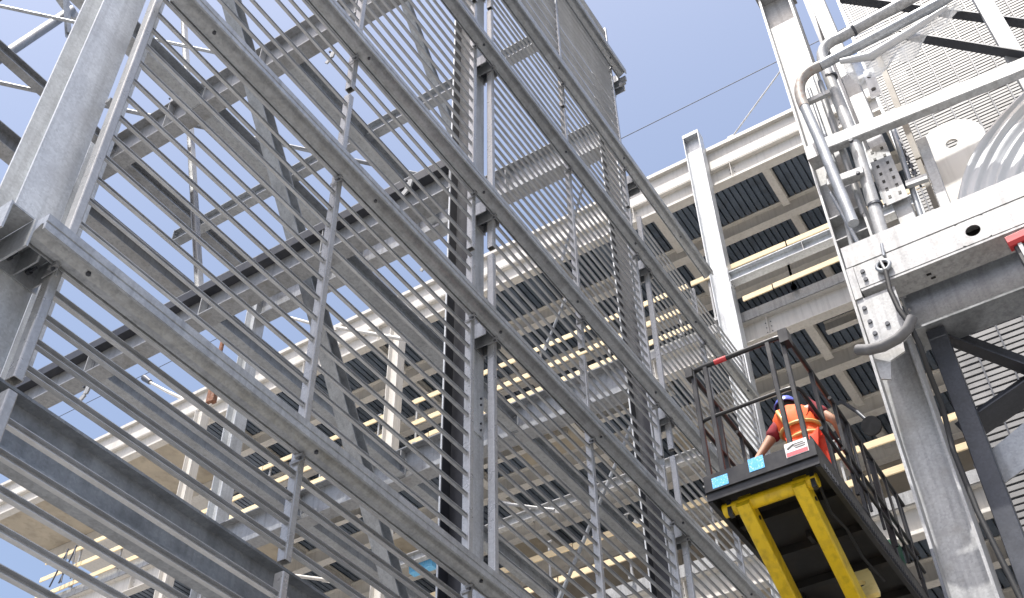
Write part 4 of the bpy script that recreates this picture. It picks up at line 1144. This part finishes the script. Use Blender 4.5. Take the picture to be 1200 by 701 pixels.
# face
hd = Vector(P_['head'])
f = MB()
f.tube([hd + Vector((.085, 0, .0)), hd + Vector((.112, 0, -.025))], [.010, .016], 8)
f.build('nose', 'skin', body)
f = MB()
for q in (-1, 1): f.disc(hd + Vector((.082, q * .033, .012)), (1, 0, 0), .010, .008, 10)
f.build('eye', 'ink', body)
f = MB(); f.bar(hd + Vector((.086, -.025, -.055)), hd + Vector((.086, .025, -.055)), .012, .012); f.build('mouth', 'maroon', body)
f = MB()
for q in (-1, 1): f.tube([hd + Vector((-.01, q * .088, -.03)), hd + Vector((-.015, q * .102, .0)), hd + Vector((-.01, q * .09, .03))], [.012, .018, .012], 8)
f.build('ear', 'skin', body)
# hair at the nape
vs = []; fs = []
na, nb = 14, 6
for j in range(nb):
    for k in range(na):
        a = math.pi * 0.45 + math.pi * 1.1 * k / (na - 1)
        vs.append(hd + Vector((.098 * math.cos(a) - .005, .098 * math.sin(a), .05 - .125 * j / (nb - 1))))
fs = [(j * na + k, j * na + k + 1, (j + 1) * na + k + 1, (j + 1) * na + k) for j in range(nb - 1) for k in range(na - 1)]
MB().add(vs, fs, True).build('hair', 'hair', body)
# clothes
def grow(keys, edges, radii, mat, name, parent=wk, sub=2):
    idx = {k: i for i, k in enumerate(keys)}
    pts = []
    for k in keys:
        if isinstance(k, tuple):
            a, b_, s_ = k; pts.append(Vector(P_[a]).lerp(Vector(P_[b_]), s_))
        else: pts.append(Vector(P_[k]))
    return skinned(name, list(zip(pts, radii)), [(idx[a], idx[b_]) for a, b_ in edges], mat, parent, sub)
lsl, rsl = ('ls', 'le', .62), ('rs', 're', .62)
grow(['spine', 'pelvis', 'chest', 'neck', 'ls', lsl, 'rs', rsl], [('pelvis', 'spine'), ('spine', 'chest'), ('chest', 'neck'), ('chest', 'ls'), ('ls', lsl), ('chest', 'rs'), ('rs', rsl)],
     [(.150, .115), (.168, .13), (.150, .105), .070, .092, .076, .092, .076], 'maroon', 'shirt')
vs = []; fs = []; nk = 32
prof = [(.92, .188, .150, .0), (.98, .190, .152, .0), (1.06, .182, .150, .015), (1.14, .184, .152, .025), (1.22, .198, .158, .035), (1.30, .212, .160, .045), (1.37, .218, .150, .05), (1.43, .196, .128, .055), (1.475, .140, .105, .06), (1.505, .085, .085, .065)]
for z, ry, rx, cx in prof:
    for k in range(nk):
        a = 2 * math.pi * k / nk
        w = 1 + 0.030 * math.sin(5 * a + 14 * z) + 0.02 * math.sin(9 * a - 23 * z)
        vs.append(Vector(W(cx + .02 + rx * w * math.cos(a), yc(z) + ry * w * math.sin(a), z)))
fs = [(r_ * nk + k, r_ * nk + (k + 1) % nk, (r_ + 1) * nk + (k + 1) % nk, (r_ + 1) * nk + k) for r_ in range(len(prof) - 1) for k in range(nk)]
vest = MB().add(vs, fs, True).build('vest', 'hivis', wk)
for z in (1.02, 1.17):
    ring = [Vector(W(.035 + .160 * math.cos(a), yc(z) + .196 * math.sin(a), z)) for a in [2 * math.pi * k / 28 for k in range(29)]]
    MB().tube(ring, .020, 6, False).build('waist_tape', 'tape', vest)
for q in (-1, 1):
    MB().tube([W(-.125, q * .09 - .03, 1.16), W(-.115, q * .10, 1.30), W(-.055, q * .11 + .03, 1.42), W(.04, q * .10 + .045, 1.475), W(.12, q * .10 + .03, 1.43)], .020, 6).build('shoulder_tape', 'tape', vest)
grow(['pelvis', 'lh', 'lk', ('lk', 'la', .92), 'rh', 'rk', ('rk', 'ra', .92)], [('pelvis', 'lh'), ('lh', 'lk'), ('lk', ('lk', 'la', .92)), ('pelvis', 'rh'), ('rh', 'rk'), ('rk', ('rk', 'ra', .92))],
     [(.165, .13), .115, .085, .075, .115, .085, .075], 'hivis_red', 'trousers')
grow(['la', 'lt'], [('la', 'lt')], [.06, .05], 'boot', 'boot', sub=1)
grow(['ra', 'rt'], [('ra', 'rt')], [.06, .05], 'boot', 'boot', sub=1)
# helmet: dome, brim
hc = hd + Vector((.005, 0, .035))
vs = []; fs = []
nk, nj = 24, 8
for j in range(nj):
    e = (math.pi / 2) * j / nj
    for k in range(nk):
        a = 2 * math.pi * k / nk
        vs.append(hc + Vector((.135 * math.cos(e) * math.cos(a), .118 * math.cos(e) * math.sin(a), .118 * math.sin(e))))
vs.append(hc + Vector((0, 0, .118)))
fs = [(j * nk + k, j * nk + (k + 1) % nk, (j + 1) * nk + (k + 1) % nk, (j + 1) * nk + k) for j in range(nj - 1) for k in range(nk)]
fs += [((nj - 1) * nk + k, (nj - 1) * nk + (k + 1) % nk, nj * nk) for k in range(nk)]
hb_ = MB().add(vs, fs, True)
ring = [hc + Vector(((.142 + .045 * max(0, math.cos(a))) * math.cos(a), .124 * math.sin(a), -.002)) for a in [2 * math.pi * k / 28 for k in range(29)]]
hb_.tube(ring, .009, 6, False)
hb_.build('helmet', 'helmet', wk)

bpy.context.view_layer.update()
